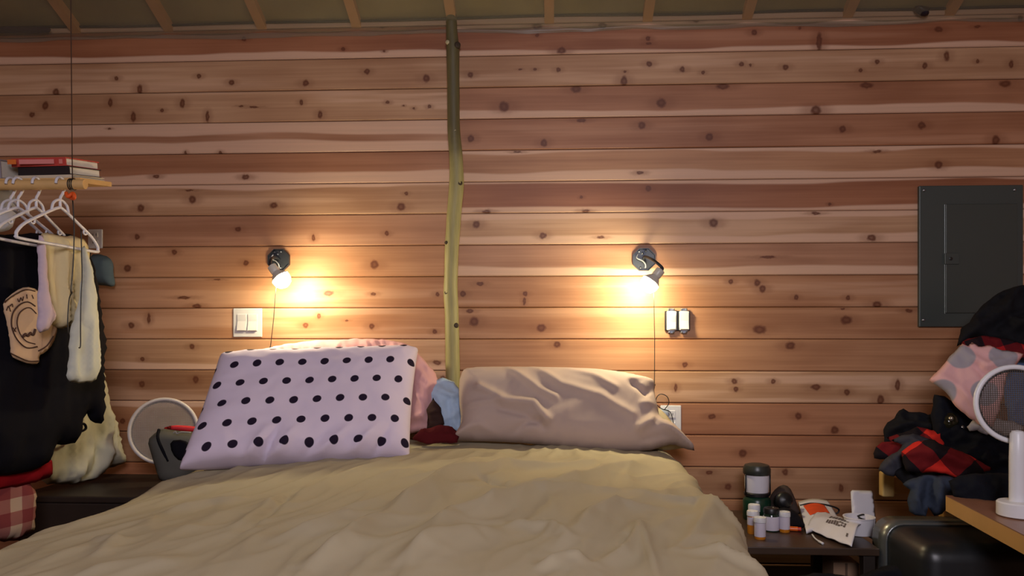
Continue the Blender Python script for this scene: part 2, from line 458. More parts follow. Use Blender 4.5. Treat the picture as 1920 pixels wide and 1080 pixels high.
M_floor = plain('floor_boards', srgb(70, 48, 34), .6, var=.25, scale=6)
M_dark = plain('dark_backing', srgb(40, 26, 18), .9)
M_back = plain('painted_board', srgb(150, 120, 95), .8)
M_joist = plain('joist_pine', srgb(205, 150, 95), .7, var=.15, scale=14)
M_insul = plain('insulation_batts', srgb(146, 130, 82), 1.0, var=.35, scale=5, bumps=.5)
floor = structure(MB().box((XL - .1, YB - .1, -.08), (XR + .1, YW + .2, 0)).build('floor', M_floor))
wall_back = structure(MB().box((XL - .1, YW + .019, 0), (XR + .1, YW + .12, EAVE + .05)).build('wall_back', M_dark))
M_side = cedar('cedar_side', srgb(176, 112, 76), 0, PITCH, .1, 0, 91, [])
for nm, x0, x1 in (('wall_left', XL - .1, XL), ('wall_right', XR, XR + .1)):
    zt0, zt1 = ceil_z(YW) + .1, ceil_z(YB) + .1
    v = [(x, y, z) for x in (x0, x1) for (y, z) in ((YB, 0), (YW + .02, 0), (YW + .02, zt0), (YB, zt1))]
    structure(mesh_obj(nm, v, [(0, 1, 2, 3), (7, 6, 5, 4), (0, 4, 5, 1), (1, 5, 6, 2), (2, 6, 7, 3), (3, 7, 4, 0)], M_side))
structure(MB().box((XL - .1, YB - .1, 0), (XR + .1, YB, ceil_z(YB) + .1)).build('wall_front', M_back))

# planks: rows counted downwards from the eave, [tone, sap top, sap bottom, streak, knots(px,py,radius[,radius z])]
R_ = srgb(172, 120, 87); RD = srgb(160, 105, 73); O_ = srgb(184, 135, 98); T_ = srgb(192, 150, 114); PK = srgb(180, 133, 102); BR = srgb(164, 122, 90)
LEFT = {
 -1: (BR, 0, .4, 0, []),
 0: (RD, 0, .20, 0, [(458, 73, 5), (643, 92, 4), (720, 96, 3), (717, 51, 5, 2)]),
 1: (T_, 0, 0, .3, [(373, 143, 5), (434, 155, 6), (573, 156, 7), (688, 134, 6), (799, 147, 8), (218, 147, 5), (262, 168, 6, 11), (105, 173, 8, 8)]),
 2: (T_, 0, 0, .6, [(85, 198, 7, 9), (207, 192, 5, 10), (342, 194, 6, 10), (60, 215, 6), (250, 219, 6, 11), (389, 218, 4, 12), (304, 207, 4), (452, 199, 6, 2), (476, 201, 10, 2), (565, 192, 4, 6), (600, 215, 5, 8), (727, 192, 4), (776, 203, 3), (805, 200, 4), (757, 198, 2)]),
 3: (PK, .40, .36, .4, [(348, 288, 3, 6), (413, 288, 4, 6), (205, 241, 4, 2)]),
 4: (R_, 0, .34, 0, [(293, 331, 7, 4), (461, 332, 8, 5)]),
 5: (T_, .12, 0, .25, [(264, 390, 8), (361, 374, 8), (513, 385, 9, 7), (752, 388, 9), (355, 357, 9, 2), (762, 363, 4)]),
 6: (PK, 0, 0, 0, [(446, 430, 7, 5), (588, 446, 4, 8), (725, 438, 5), (257, 444, 6)]),
 7: (O_, 0, 0, 0, [(327, 473, 6), (461, 493, 6), (702, 496, 9), (239, 503, 8)]),
 8: (O_, 0, 0, .2, [(616, 550, 11, 6), (700, 551, 6, 4), (369, 574, 10, 5), (820, 552, 5), (407, 524, 8, 2), (345, 558, 14, 3)]),
 9: (O_, 0, 0, .35, [(246, 610, 7), (279, 597, 4, 11), (573, 610, 6), (697, 612, 6), (598, 592, 4, 6), (650, 601, 4, 2), (815, 622, 5)]),
 10: (T_, 0, .22, .2, [(360, 650, 6), (267, 673, 5), (690, 652, 5), (819, 680, 9, 5)]),
 11: (BR, 0, 0, .4, [(266, 720, 7), (367, 712, 6, 8), (830, 710, 6)]),
 12: (O_, .15, 0, 0, [(230, 790, 6)]), 13: (BR, 0, 0, 0, [(500, 850, 8)]),
 14: (RD, 0, 0, 0, [(238, 896, 7, 8), (160, 885, 6)]), 15: (BR, 0, 0, 0, []), 16: (RD, 0, 0, 0, []), 17: (BR, 0, 0, 0, []),
}
RIGHT = {
 -1: (R_, 0, .5, 0, []),
 0: (RD, .16, .13, .1, [(1007, 49, 11, 8), (1007, 66, 4), (1130, 48, 9, 7), (1215, 72, 5), (1216, 82, 6, 3), (1053, 95, 10, 7), (1305, 38, 7, 4), (1414, 61, 6), (1500, 52, 3), (1536, 78, 6, 20), (1760, 55, 8, 6), (1833, 50, 7, 3), (1913, 35, 5, 7)]),
 1: (T_, 0, 0, .35, [(882, 140, 6), (975, 130, 4, 2), (1003, 130, 4, 3), (1047, 131, 5), (1170, 152, 7, 11), (1172, 134, 3), (1217, 120, 6), (1279, 130, 6), (1318, 136, 4), (1390, 120, 5), (1407, 122, 3), (1473, 126, 6), (1613, 132, 4), (1645, 116, 5), (1734, 123, 6), (1775, 105, 6, 10), (1833, 115, 4), (1896, 120, 5, 8)]),
 2: (R_, 0, .22, 0, [(945, 200, 11), (1080, 167, 11, 8), (1240, 193, 10), (1355, 162, 14, 6), (1530, 207, 11, 10), (1625, 160, 14, 6), (1885, 157, 12, 7)]),
 3: (R_, 0, 0, .1, [(883, 260, 7, 8), (1020, 268, 7, 8), (1090, 226, 10, 4), (1203, 235, 8), (1330, 257, 8), (1580, 242, 7), (1728, 235, 8), (1867, 263, 8, 10)]),
 4: (O_, .10, .28, 0, [(970, 285, 8, 2), (1200, 324, 7, 4), (1645, 284, 9, 3), (1760, 309, 8)]),
 5: (RD, .10, .13, 0, [(1216, 353, 6), (1090, 370, 3), (912, 397, 9, 4), (1098, 396, 8, 4), (1556, 383, 3)]),
 6: (T_, .20, .26, .3, [(893, 421, 8), (1018, 442, 7), (1127, 445, 8, 3), (1338, 418, 9), (1634, 446, 9, 7), (1530, 400, 9, 3)]),
 7: (PK, 0, .26, 0, [(1440, 482, 16, 3)]),
 8: (O_, 0, 0, .3, [(868, 551, 6), (985, 551, 5), (983, 565, 3, 8), (900, 532, 8, 4), (1420, 530, 7, 7), (1430, 542, 7, 8), (1493, 558, 5), (1590, 558, 5), (1645, 571, 10, 7), (1370, 528, 5)]),
 9: (O_, 0, 0, .15, [(889, 603, 10), (881, 583, 8, 4), (1015, 615, 10, 8), (1424, 618, 14, 9), (1587, 600, 12, 9), (1704, 583, 8, 4), (1580, 579, 5, 2)]),
 10: (O_, 0, 0, 0, [(1482, 648, 10, 8), (1284, 684, 6), (1044, 646, 7)]),
 11: (T_, 0, 0, .7, [(1377, 715, 6), (1380, 730, 5), (1450, 715, 5), (1530, 726, 10, 6), (1588, 735, 6), (1651, 750, 7, 10), (1683, 722, 5, 12), (1267, 727, 4, 8)]),
 12: (R_, 0, 0, 0, [(1335, 781, 8, 5), (1497, 780, 7), (1565, 807, 8, 8)]),
 13: (R_, 0, 0, 0, [(1393, 850, 8)]),
 14: (BR, 0, 0, .1, [(1330, 886, 7, 5), (1472, 885, 7), (1577, 915, 5, 8), (1365, 913, 7)]),
 15: (O_, 0, 0, 0, [(1560, 960, 6)]), 16: (BR, 0, 0, 0, []), 17: (O_, 0, 0, 0, []),
}
def plank(x0, x1, z0, z1, mat):
    ch, g = .0038, .0010
    za, zb = z0 + g, z1 - g
    prof = [(YW + .018, za), (YW + ch, za), (YW, za + ch), (YW, zb - ch), (YW + ch, zb), (YW + .018, zb)]
    v = [(x0, y, z) for y, z in prof] + [(x1, y, z) for y, z in prof]
    f = [(i, i + 6, (i + 1) % 6 + 6, (i + 1) % 6) for i in range(6)] + [tuple(range(6)), tuple(range(11, 5, -1))]
    return mesh_obj('plank', v, f, mat, wall_back)
for side, rows in ((0, LEFT), (1, RIGHT)):
    for k, (col, sT, sB, st, kn) in rows.items():
        z1 = Z910 + PITCH * (10 - k); z0 = z1 - PITCH
        if k == -1: z1 = EAVE + .045
        if z1 < 0.005: continue
        z0 = max(z0, .0)
        ks = []
        for q in kn:
            w = P(q[0], q[1], YW); rx = q[2] * .00225; rz = (q[3] if len(q) > 3 else q[2]) * .00225
            ks.append((w.x, w.z, rx, rz))
        m = cedar('cedar_%s_%d' % ('ab'[side], k + 1), col, z0, PITCH, sT, sB, side * 40 + k + 3, ks, st)
        if side == 0: plank(XL, POSTX - .001, z0, z1, m)
        else: plank(POSTX + .001, XR, z0, z1, m)

# ceiling: insulation between sloping joists, behind a sheet of clear vapour barrier
def slab(x0, x1, y0, y1, dz0, dz1):
    return [(x, y, ceil_z(y) + d) for x in (x0, x1) for (y, d) in ((y0, dz0), (y1, dz0), (y1, dz1), (y0, dz1))], [(0, 1, 2, 3), (7, 6, 5, 4), (0, 4, 5, 1), (1, 5, 6, 2), (2, 6, 7, 3), (3, 7, 4, 0)]
v, f = slab(XL - .1, XR + .1, YB - .1, YW + .1, .045, .14)
ceiling = structure(mesh_obj('ceiling', v, f, M_insul))
jx0 = P(848, 34, YW).x
for k in range(-5, 9):
    x = jx0 + .4115 * k
    v, f = slab(x - .02, x + .02, YB, YW + .01, .012, .05)
    mesh_obj('joist', v, f, M_joist, ceiling)
m, nt, b = newmat('vapour_barrier')
out = [n for n in nt.nodes if n.type == 'OUTPUT_MATERIAL'][0]
tr = N(nt, 'ShaderNodeBsdfTransparent'); tr.inputs[0].default_value = (.90, .90, .84, 1)
b.inputs['Base Color'].default_value = srgb(150, 145, 130); b.inputs['Roughness'].default_value = .34; b.inputs['Specular IOR Level'].default_value = .5
bump(nt, b, noise(nt, pos(nt), 5, 1), .5, .02)
mx = N(nt, 'ShaderNodeMixShader'); 
nt.links.new(math_(nt, 'ADD', math_(nt, 'MULTIPLY', noise(nt, pos(nt), 4, 1), .2), .26), mx.inputs[0])
nt.links.new(tr.outputs[0], mx.inputs[1]); nt.links.new(b.outputs[0], mx.inputs[2]); nt.links.new(mx.outputs[0], out.inputs[0])
M_poly = m
nx, ny = 150, 60; V = []; F = []
xs = np.linspace(XL, XR, nx); ysq = YW - .012 - (np.linspace(0, 1, ny) ** 1.6) * (YW - .012 - 1.2)
for j in range(ny):
    for i in range(nx):
        xk = ((xs[i] - jx0) / .4115) % 1.0; sag = .010 * (1 - (2 * xk - 1) ** 2) * 0 + .012 * abs(math.sin(math.pi * xk))
        V.append((xs[i], ysq[j], ceil_z(ysq[j]) - .006 - sag + .006 * float(pn(xs[i] * 5, ysq[j] * 5, 3))))
for j in range(ny - 1):
    for i in range(nx - 1): F.append((j * nx + i, j * nx + i + 1, (j + 1) * nx + i + 1, (j + 1) * nx + i))
sheet = mesh_obj('vapour_barrier_sheet', V, F, M_poly, ceiling, True)
# the sheet's hem lapped over the top of the planks
V = []; F = []; nx = 220; xs = np.linspace(XL, XR, nx)
for j in range(5):
    for i in range(nx):
        drop = .020 + .010 * float(pn(xs[i] * 2.2, 0.3, 8)) + .004 * float(pn(xs[i] * 9, 0.3, 9))
        V.append((xs[i], YW - .004 - .006 * (1 - abs(j - 2) / 2) * (1 + float(pn(xs[i] * 6, j * .4, 5))), EAVE - .004 - drop * j / 4))
for j in range(4):
    for i in range(nx - 1): F.append((j * nx + i, (j + 1) * nx + i, (j + 1) * nx + i + 1, j * nx + i + 1))
mesh_obj('vapour_barrier_hem', V, F, M_poly, ceiling, True)
# dark sealant bead in the corner between wall and ceiling
pts = [(x, YW - .006, EAVE + .038 + .006 * float(pn(x * 1.6, .7, 4))) for x in np.linspace(XL, XR, 90)]
MB().tube(pts, .0055, 6).build('sealant_bead', plain('sealant', srgb(30, 26, 22), .7), ceiling, True)

# ------------------------------------------------------------------ bed
BXL, BXR, BY0, BY1, BZ = -1.335, .505, 1.28, 3.33, .565
M_wood_dark = plain('dark_stained_wood', srgb(38, 28, 22), .5, var=.25, scale=20)
M_mattress = fabric('mattress_ticking', srgb(205, 200, 190))
bed = thing('bed', ((BXL + BXR) / 2, (BY0 + BY1) / 2, 0), 'wide double bed with a dark wooden frame and pale mattress under the duvet', 'bed')
MB().box((BXL + .05, BY0 + .05, .30), (BXR - .05, BY1, BZ - .012), .05, seg=3).build('mattress', M_mattress, bed, True)
MB().box((BXL + .06, BY0 + .06, .20), (BXR - .06, BY1, .30), .01).build('bed_frame', M_wood_dark, bed)
for x in (BXL + .1, BXR - .16):
    for y in (BY0 + .1, BY1 - .12): MB().box((x, y, 0), (x + .06, y + .06, .2), .004).build('leg', M_wood_dark, bed)

M_duvet = fabric('taupe_cotton', srgb(182, 169, 141), .05, 5, .12)
RZ = .62
def zc7(p): return [PZ(640 + x / 2.4, 780 + y / 2.4, RZ) for x, y in p]
def zc6(p): return [PZ(x / 3.0, 880 + y / 3.0, RZ) for x, y in p]
FOLDS = [
 (zc7([(-120, 560), (0, 500), (120, 430), (300, 320), (420, 265), (560, 190)]), .020, .045),
 (zc7([(240, 330), (420, 280), (640, 225), (1100, 200)]), .011, .032),
 (zc7([(100, 660), (330, 480), (520, 430), (720, 360), (940, 320), (1200, 325)]), .019, .042),
 (zc7([(560, 480), (800, 500), (870, 545), (790, 600)]), .010, .028),
 (zc7([(640, 300), (860, 300), (1100, 215), (1300, 190)]), .012, .035),
 (zc7([(880, 560), (1000, 440), (1120, 390), (1400, 370)]), .013, .035),
 (zc7([(1020, 640), (1130, 575), (1235, 430)]), .014, .022),
 (zc7([(1225, 430), (1260, 550), (1320, 720)]), .008, .014),
 (zc7([(1180, 322), (1500, 335), (1700, 400), (1800, 450)]), .010, .022),
 (zc7([(1500, 290), (1545, 380), (1480, 480), (1380, 540)]), .009, .026),
 (zc7([(1400, 545), (1600, 560), (1780, 590), (1850, 630)]), .011, .025),
 (zc7([(700, 690), (860, 640), (1000, 640)]), .012, .028),
 (zc7([(0, 690), (220, 600), (420, 540), (620, 520)]), .013, .05),
 (zc7([(470, 270), (640, 330), (840, 320)]), -.009, .022),
 (zc7([(1100, 590), (1200, 460)]), -.012, .012),
 (zc6([(1040, 385), (1200, 295), (1400, 155), (1560, 40)]), -.010, .012),
 (zc6([(1080, 340), (1230, 250), (1430, 110)]), .010, .03),
 (zc6([(700, 190), (1000, 140), (1250, 120)]), .010, .03),
 (zc6([(280, 330), (440, 360), (280, 460)]), .008, .022),
 (zc6([(1250, 420), (1600, 330), (1920, 225)]), .014, .035),
 (zc6([(1400, 570), (1700, 440), (1920, 300)]), .016, .035),
 (zc6([(0, 560), (500, 500), (900, 440)]), .008, .06),
]
def duvet():
    hang = .34; r = .085; W_ = BXR - BXL
    arc = math.pi / 2 * r; L = (W_ - 2 * r) + 2 * arc + 2 * hang
    ns, ntt = 300, 250
    s = np.linspace(0, L, ns); y = np.linspace(BY0 - .25, BY1 - .06, ntt)
    x = np.zeros(ns); z = np.zeros(ns); nxv = np.zeros(ns); nzv = np.zeros(ns)
    for i, q in enumerate(s):
        if q < hang: x[i], z[i], nxv[i], nzv[i] = BXL, BZ - r - (hang - q), -1, 0
        elif q < hang + arc:
            a = (q - hang) / r; x[i], z[i] = BXL + r - r * math.cos(a), BZ - r + r * math.sin(a); nxv[i], nzv[i] = -math.cos(a), math.sin(a)
        elif q < hang + arc + W_ - 2 * r: x[i], z[i], nxv[i], nzv[i] = BXL + r + (q - hang - arc), BZ, 0, 1
        elif q < hang + 2 * arc + W_ - 2 * r:
            a = (q - (hang + arc + W_ - 2 * r)) / r; x[i], z[i] = BXR - r + r * math.sin(a), BZ - r + r * math.cos(a); nxv[i], nzv[i] = math.sin(a), math.cos(a)
        else: x[i], z[i], nxv[i], nzv[i] = BXR, BZ - r - (q - (hang + 2 * arc + W_ - 2 * r)), 1, 0
    X, Y = np.meshgrid(x, y, indexing='ij'); Z = np.repeat(z[:, None], ntt, 1); NX = np.repeat(nxv[:, None], ntt, 1); NZ = np.repeat(nzv[:, None], ntt, 1)
    SX = np.repeat((s - hang - arc + BXL)[:, None], ntt, 1)
    top = np.clip(NZ, 0, 1)
    # loft: fuller in the middle and towards the head
    cx = (SX - BXL) / W_; h = .052 * np.clip(1 - np.abs(2 * cx - 1) ** 2.6, 0, 1) * top
    h = h + .020 * top * np.clip((Y - 2.5) / .8, 0, 1) * np.clip(1 - np.abs(2 * cx - 1) ** 4, 0, 1)
    ca, sa = math.cos(1.28), math.sin(1.28)
    A = SX * ca + Y * sa; B = -SX * sa + Y * ca
    WA = A + .10 * pn(A * 2.2, B * 2.2, 51); WB = B + .07 * pn(A * 2.5, B * 2.5, 57)
    h = h + .013 * crease(WA * 1.3, WB * 4.2, 11, 2) + .010 * pn(SX * 1.7, Y * 1.9, 5)
    h = h + .0022 * crease(WA * 3.2, WB * 11, 19, 2)
    # vertical pleats where it hangs
    h = h + (1 - top) * .018 * pn(Y * 5.0, SX * .8, 23)
    pts = np.stack([SX.ravel(), Y.ravel()], 1)
    for fp, amp, w in FOLDS:
        q = np.array([(p.x, p.y) for p in fp]); d, fw = fold_field(pts, q); d = d.reshape(SX.shape); fw = fw.reshape(SX.shape)
        h = h + amp * 2.25 * fw * np.exp(-np.abs(d / (w * .85)) ** 1.5)
    # turned-down edge at the head
    e = np.clip((BY1 - .06 - Y) / .06, 0, 1); h = h * np.sqrt(np.clip(1 - (1 - e) ** 2, 0, 1))
    e2 = np.clip((Y - (BY0 - .02)) / .10, 0, 1); drop = -(1 - np.sqrt(np.clip(1 - (1 - e2) ** 2, 0, 1))) * .12
    fy = np.clip(BY0 - .02 - Y, 0, None)
    PX_ = X + NX * h; PZ_ = Z + NZ * h + drop - fy * 1.1; PY_ = np.maximum(Y, BY0 - .03)
    # the covers narrow a little towards the foot on the right side
    PX_ = PX_ - .055 * np.clip((2.6 - PY_) / 1.1, 0, 1) * np.clip((cx - .55) / .4, 0, 1)
    PZ_ = np.maximum(PZ_, .12)
    V = np.stack([PX_, PY_, PZ_], -1).reshape(-1, 3); F = []
    for i in range(ns - 1):
        for j in range(ntt - 1): F.append((i * ntt + j, (i + 1) * ntt + j, (i + 1) * ntt + j + 1, i * ntt + j + 1))
    o = mesh_obj('duvet', V.tolist(), F, M_duvet, None, True)
    sm = o.modifiers.new('thickness', 'SOLIDIFY'); sm.thickness = .012; sm.offset = -1
    return o
tag(duvet(), 'rumpled taupe duvet spread over the whole bed', 'duvet')

# ------------------------------------------------------------------ pillows and bedding
M_dots = dots('polka_dot_cotton', srgb(226, 212, 234), srgb(38, 28, 48), .1085, .178, .190, True, .051, -.004, 1.05)
def wr_dots(U, V):
    w = .006 * pn(U * 4, V * 4, 3) + .004 * ridged(U * 6 + V * 2, V * 5 - U * 2, 8, 2)
    low = np.clip((.25 - V) / .25, 0, 1)
    for c, a, wd, sl in ((.30, .012, .03, .25), (.36, -.016, .016, .2), (.42, .013, .03, .3), (.55, -.008, .03, .5), (.62, .010, .035, .6), (.76, .010, .03, .5), (.85, -.010, .025, .3), (.2, .006, .04, -.3)):
        w = w + low * a * np.exp(-np.abs((U - c - sl * (V - .05)) / (wd * .8)) ** 1.4) * 2.6
    top = np.clip((V - .86) / .14, 0, 1)
    w = w + top * .006 * ridged(U * 9, V * 2, 21, 2)
    return w
o = pillow('pillow', [PZ(336, 880, .60), PZ(768, 862, .602), P(784, 656, 3.15), P(414, 668, 2.97)], M_dots, .095, .07, 6.0, .36, .012, wr=wr_dots)
tag(o, 'white pillow with black polka dots propped at the left of the bed', 'pillow')
M_pink = fabric('pink_cotton', srgb(222, 170, 172), .06)
o = blob('pillow', [(432, 672), (500, 652), (560, 641), (640, 635), (720, 636), (768, 644), (790, 668), (826, 712), (820, 745), (812, 775), (826, 800), (800, 808), (760, 815), (640, 830), (480, 830)],
         (P(700, 720, 3.235), Vector((.1, -.97, .22)).normalized()), M_pink, front=.07, back=.06, R=.09, res=.009, cr=.012, cs=8, stretch=(2.0, .6), ang=.35, jit=.003, cloth=True, seed=4,
         folds=[([(770, 660), (800, 720), (790, 800)], .020, .022), ([(785, 690), (770, 760), (765, 810)], -.016, .018), ([(810, 715), (800, 770)], .015, .016), ([(560, 650), (700, 645)], .012, .02), ([(760, 790), (800, 780), (825, 800)], .014, .012)])
tag(o, 'pink pillow wedged behind the polka dot pillow', 'pillow')
M_taupe = fabric('mauve_taupe_cotton', srgb(182, 162, 154), .06)
o = blob('pillow', [(862, 700), (880, 691), (940, 690), (1040, 691), (1110, 693), (1170, 700), (1222, 712), (1229, 722), (1226, 735), (1234, 765), (1236, 785), (1258, 792), (1276, 808), (1308, 846), (1285, 842), (1262, 832), (1240, 838), (1215, 846), (1150, 847), (1080, 842), (1000, 832), (930, 828), (880, 827), (842, 826), (856, 812), (866, 790), (860, 750)],
         (P(1040, 770, 3.17), Vector((.02, -.90, .42)).normalized()), M_taupe, front=.088, back=.05, R=.10, res=.0085, cr=.0045, cs=5, stretch=(1.5, .8), ang=-.6, seed=9,
         folds=[([(955, 700), (1010, 745), (1040, 760)], .016, .016), ([(1000, 695), (1050, 735), (1120, 755), (1180, 790)], .014, .018), ([(900, 740), (950, 765), (1000, 770), (1025, 800)], .020, .017),
                ([(940, 780), (985, 790), (1018, 812)], -.014, .014), ([(880, 770), (940, 765)], .010, .012), ([(1060, 700), (1110, 715), (1150, 740)], .010, .014), ([(1185, 735), (1205, 750), (1226, 735)], -.022, .013),
                ([(1180, 722), (1226, 715)], .016, .012), ([(1200, 770), (1225, 765), (1232, 740)], .012, .012), ([(1195, 815), (1225, 795), (1262, 815), (1296, 842)], .022, .016), ([(1200, 835), (1240, 825), (1280, 835)], -.012, .010),
                ([(860, 818), (900, 808), (935, 825)], .014, .013), ([(960, 822), (985, 805), (1010, 800)], -.013, .012), ([(1240, 760), (1225, 800)], -.014, .012), ([(1100, 765), (1040, 790), (990, 820)], .008, .03), ([(870, 705), (905, 700)], .012, .014)])
tag(o, 'mauve taupe pillow leaning on the wall at the right of the bed', 'pillow')
M_olive = fabric('olive_taupe_cotton', srgb(186, 172, 140), .06)
o = blob('pillow', [(1150, 745), (1215, 752), (1246, 772), (1266, 800), (1288, 826), (1296, 838), (1240, 846), (1150, 845)], (P(1230, 810, 3.235), Vector((0, -.94, .34)).normalized()), M_olive, front=.03, back=.035, R=.04, res=.011, cr=.006, cs=7, seed=6)
tag(o, 'olive pillow corner sticking out behind the mauve taupe pillow', 'pillow')
M_blue = fabric('pale_blue_cotton', srgb(176, 198, 224), .06)
o = blob('pillow', [(800, 716), (830, 708), (852, 716), (866, 735), (872, 790), (868, 812), (800, 812)], (P(840, 760, 3.24), Vector((.1, -.97, .2)).normalized()), M_blue, front=.045, back=.04, R=.05, res=.009, cr=.016, cs=9, jit=.004, cloth=True, it=0, seed=12, folds=[([(825, 735), (850, 745), (862, 735)], .014, .012), ([(840, 750), (845, 800)], -.01, .01)])
tag(o, 'pale blue pillow squeezed between the pink and the mauve pillows', 'pillow')
o = blob('folded_shirt', [(800, 768), (812, 745), (826, 765), (834, 795), (822, 806), (800, 804)], plane_at(815, 780, 3.155, (.2, -.95, .1)), fabric('brown_knit', srgb(58, 40, 36)), front=.02, back=.015, R=.025, res=.008, cr=.012, cs=14, jit=.004, cloth=True, it=0, seed=14)
tag(o, 'dark brown garment tucked beside the pale blue pillow', 'clothing')
o = blob('folded_blanket', [(770, 824), (790, 806), (822, 798), (848, 800), (862, 812), (858, 830), (800, 832)], plane_at(815, 815, 3.09, (0, -.7, .7)), fabric('maroon_fleece', srgb(84, 22, 26)), front=.02, back=.015, R=.03, res=.009, cr=.014, cs=12, jit=.005, cloth=True, it=0, seed=15)
tag(o, 'dark red fleece bundled between the pillows', 'blanket')

# ------------------------------------------------------------------ sapling post
M_bark, nt, b = newmat('sapling_bark')
p = pos(nt); sep = N(nt, 'ShaderNodeSeparateXYZ'); nt.links.new(p, sep.inputs[0])
mp = N(nt, 'ShaderNodeMapping'); mp.inputs['Scale'].default_value = (60, 60, 6); nt.links.new(p, mp.inputs[0])
f1 = noise(nt, mp.outputs[0], 1.0, 4, .6); f2 = noise(nt, p, 7, 3)
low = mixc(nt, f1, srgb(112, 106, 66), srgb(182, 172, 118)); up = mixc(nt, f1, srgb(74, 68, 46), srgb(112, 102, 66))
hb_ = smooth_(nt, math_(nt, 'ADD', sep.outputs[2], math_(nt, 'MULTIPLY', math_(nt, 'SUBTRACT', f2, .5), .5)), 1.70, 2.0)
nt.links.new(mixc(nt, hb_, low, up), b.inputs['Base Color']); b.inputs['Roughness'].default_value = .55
bump(nt, b, f1, .5, .003)
PY_ = YW - .034
cl = [(846, 22), (847, 60), (849, 95), (850, 160), (851, 245), (855, 300), (856, 345), (852, 390), (848, 450), (846, 500), (845, 545), (847, 590), (848, 640), (849, 700), (849, 760), (850, 830), (850, 900), (851, 1000), (851, 1085)]
wd = [20, 21, 25, 23, 24, 26, 28, 27, 27, 26, 27, 26, 27, 27, 28, 28, 28, 29, 29]
ctr = spline([P(x, y, PY_) for x, y in cl], 5)
ctr[0].z = EAVE + .006
wid = np.interp(np.linspace(0, len(cl) - 1, len(ctr)), range(len(cl)), wd)
post = thing('sapling_post', (ctr[-1].x, PY_, 0), 'crooked peeled sapling trunk standing upright against the middle of the plank wall', 'post')
mbp = MB(); mbp.tube(ctr, [w * .00222 / 2 for w in wid], 20)
vv = []
for v in mbp.v:
    k = float(pn(v.z * 9, v.x * 60, 2)); c = Vector((0, 0, 0)); vv.append(v + Vector((k * .0016, 0, 0)))
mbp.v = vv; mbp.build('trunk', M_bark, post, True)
M_knot = plain('cut_knot', srgb(188, 176, 140), .6); M_kdark = plain('dark_knot', srgb(56, 42, 28), .7)
for (x, y, r, mm, dx) in ((851, 244, .009, M_knot, 0), (862, 343, .011, M_kdark, .016), (838, 548, .010, M_kdark, -.014), (855, 610, .010, M_kdark, .008), (839, 79, .008, M_knot, -.014), (858, 84, .012, M_kdark, .012), (837, 455, .007, M_kdark, -.016)):
    c = P(x, y, PY_ - .020)
    ax = Vector((dx * 40, -1, .15)).normalized()
    MB().lathe([(r * 1.35, -.012), (r * 1.15, .0), (r, .004), (r * .6, .0055), (0.0, .0045)], c, ax, 14).build('branch_stub', mm, post, True)

# ------------------------------------------------------------------ lamps
M_metal = plain('galvanised_steel', srgb(150, 155, 165), .35, .9, var=.15, scale=60)
M_metal_dk = plain('dark_zinc', srgb(70, 74, 82), .45, .8)
M_black = plain('black_plastic', srgb(22, 22, 24), .4)
M_white = plain('white_plastic', srgb(232, 232, 236), .35, var=.03)
M_plate = plain('off_white_plate', srgb(206, 204, 206), .4, var=.03)
M_porc = plain('porcelain', srgb(214, 210, 200), .3, var=.03)
M_brass = plain('brass', srgb(190, 160, 90), .3, .9)
m, nt, b = newmat('glowing_bulb_glass')
b.inputs['Base Color'].default_value = (1, .95, .85, 1); b.inputs['Emission Color'].default_value = BULB_COLOR + (1,); b.inputs['Emission Strength'].default_value = BULB_STRENGTH
lw = N(nt, 'ShaderNodeTexNoise'); lw.inputs['Scale'].default_value = 3
nt.links.new(mixc(nt, lw.outputs['Fac'], BULB_COLOR + (1,), (1.0, .85, .51, 1)), b.inputs['Emission Color'])
M_bulb = m
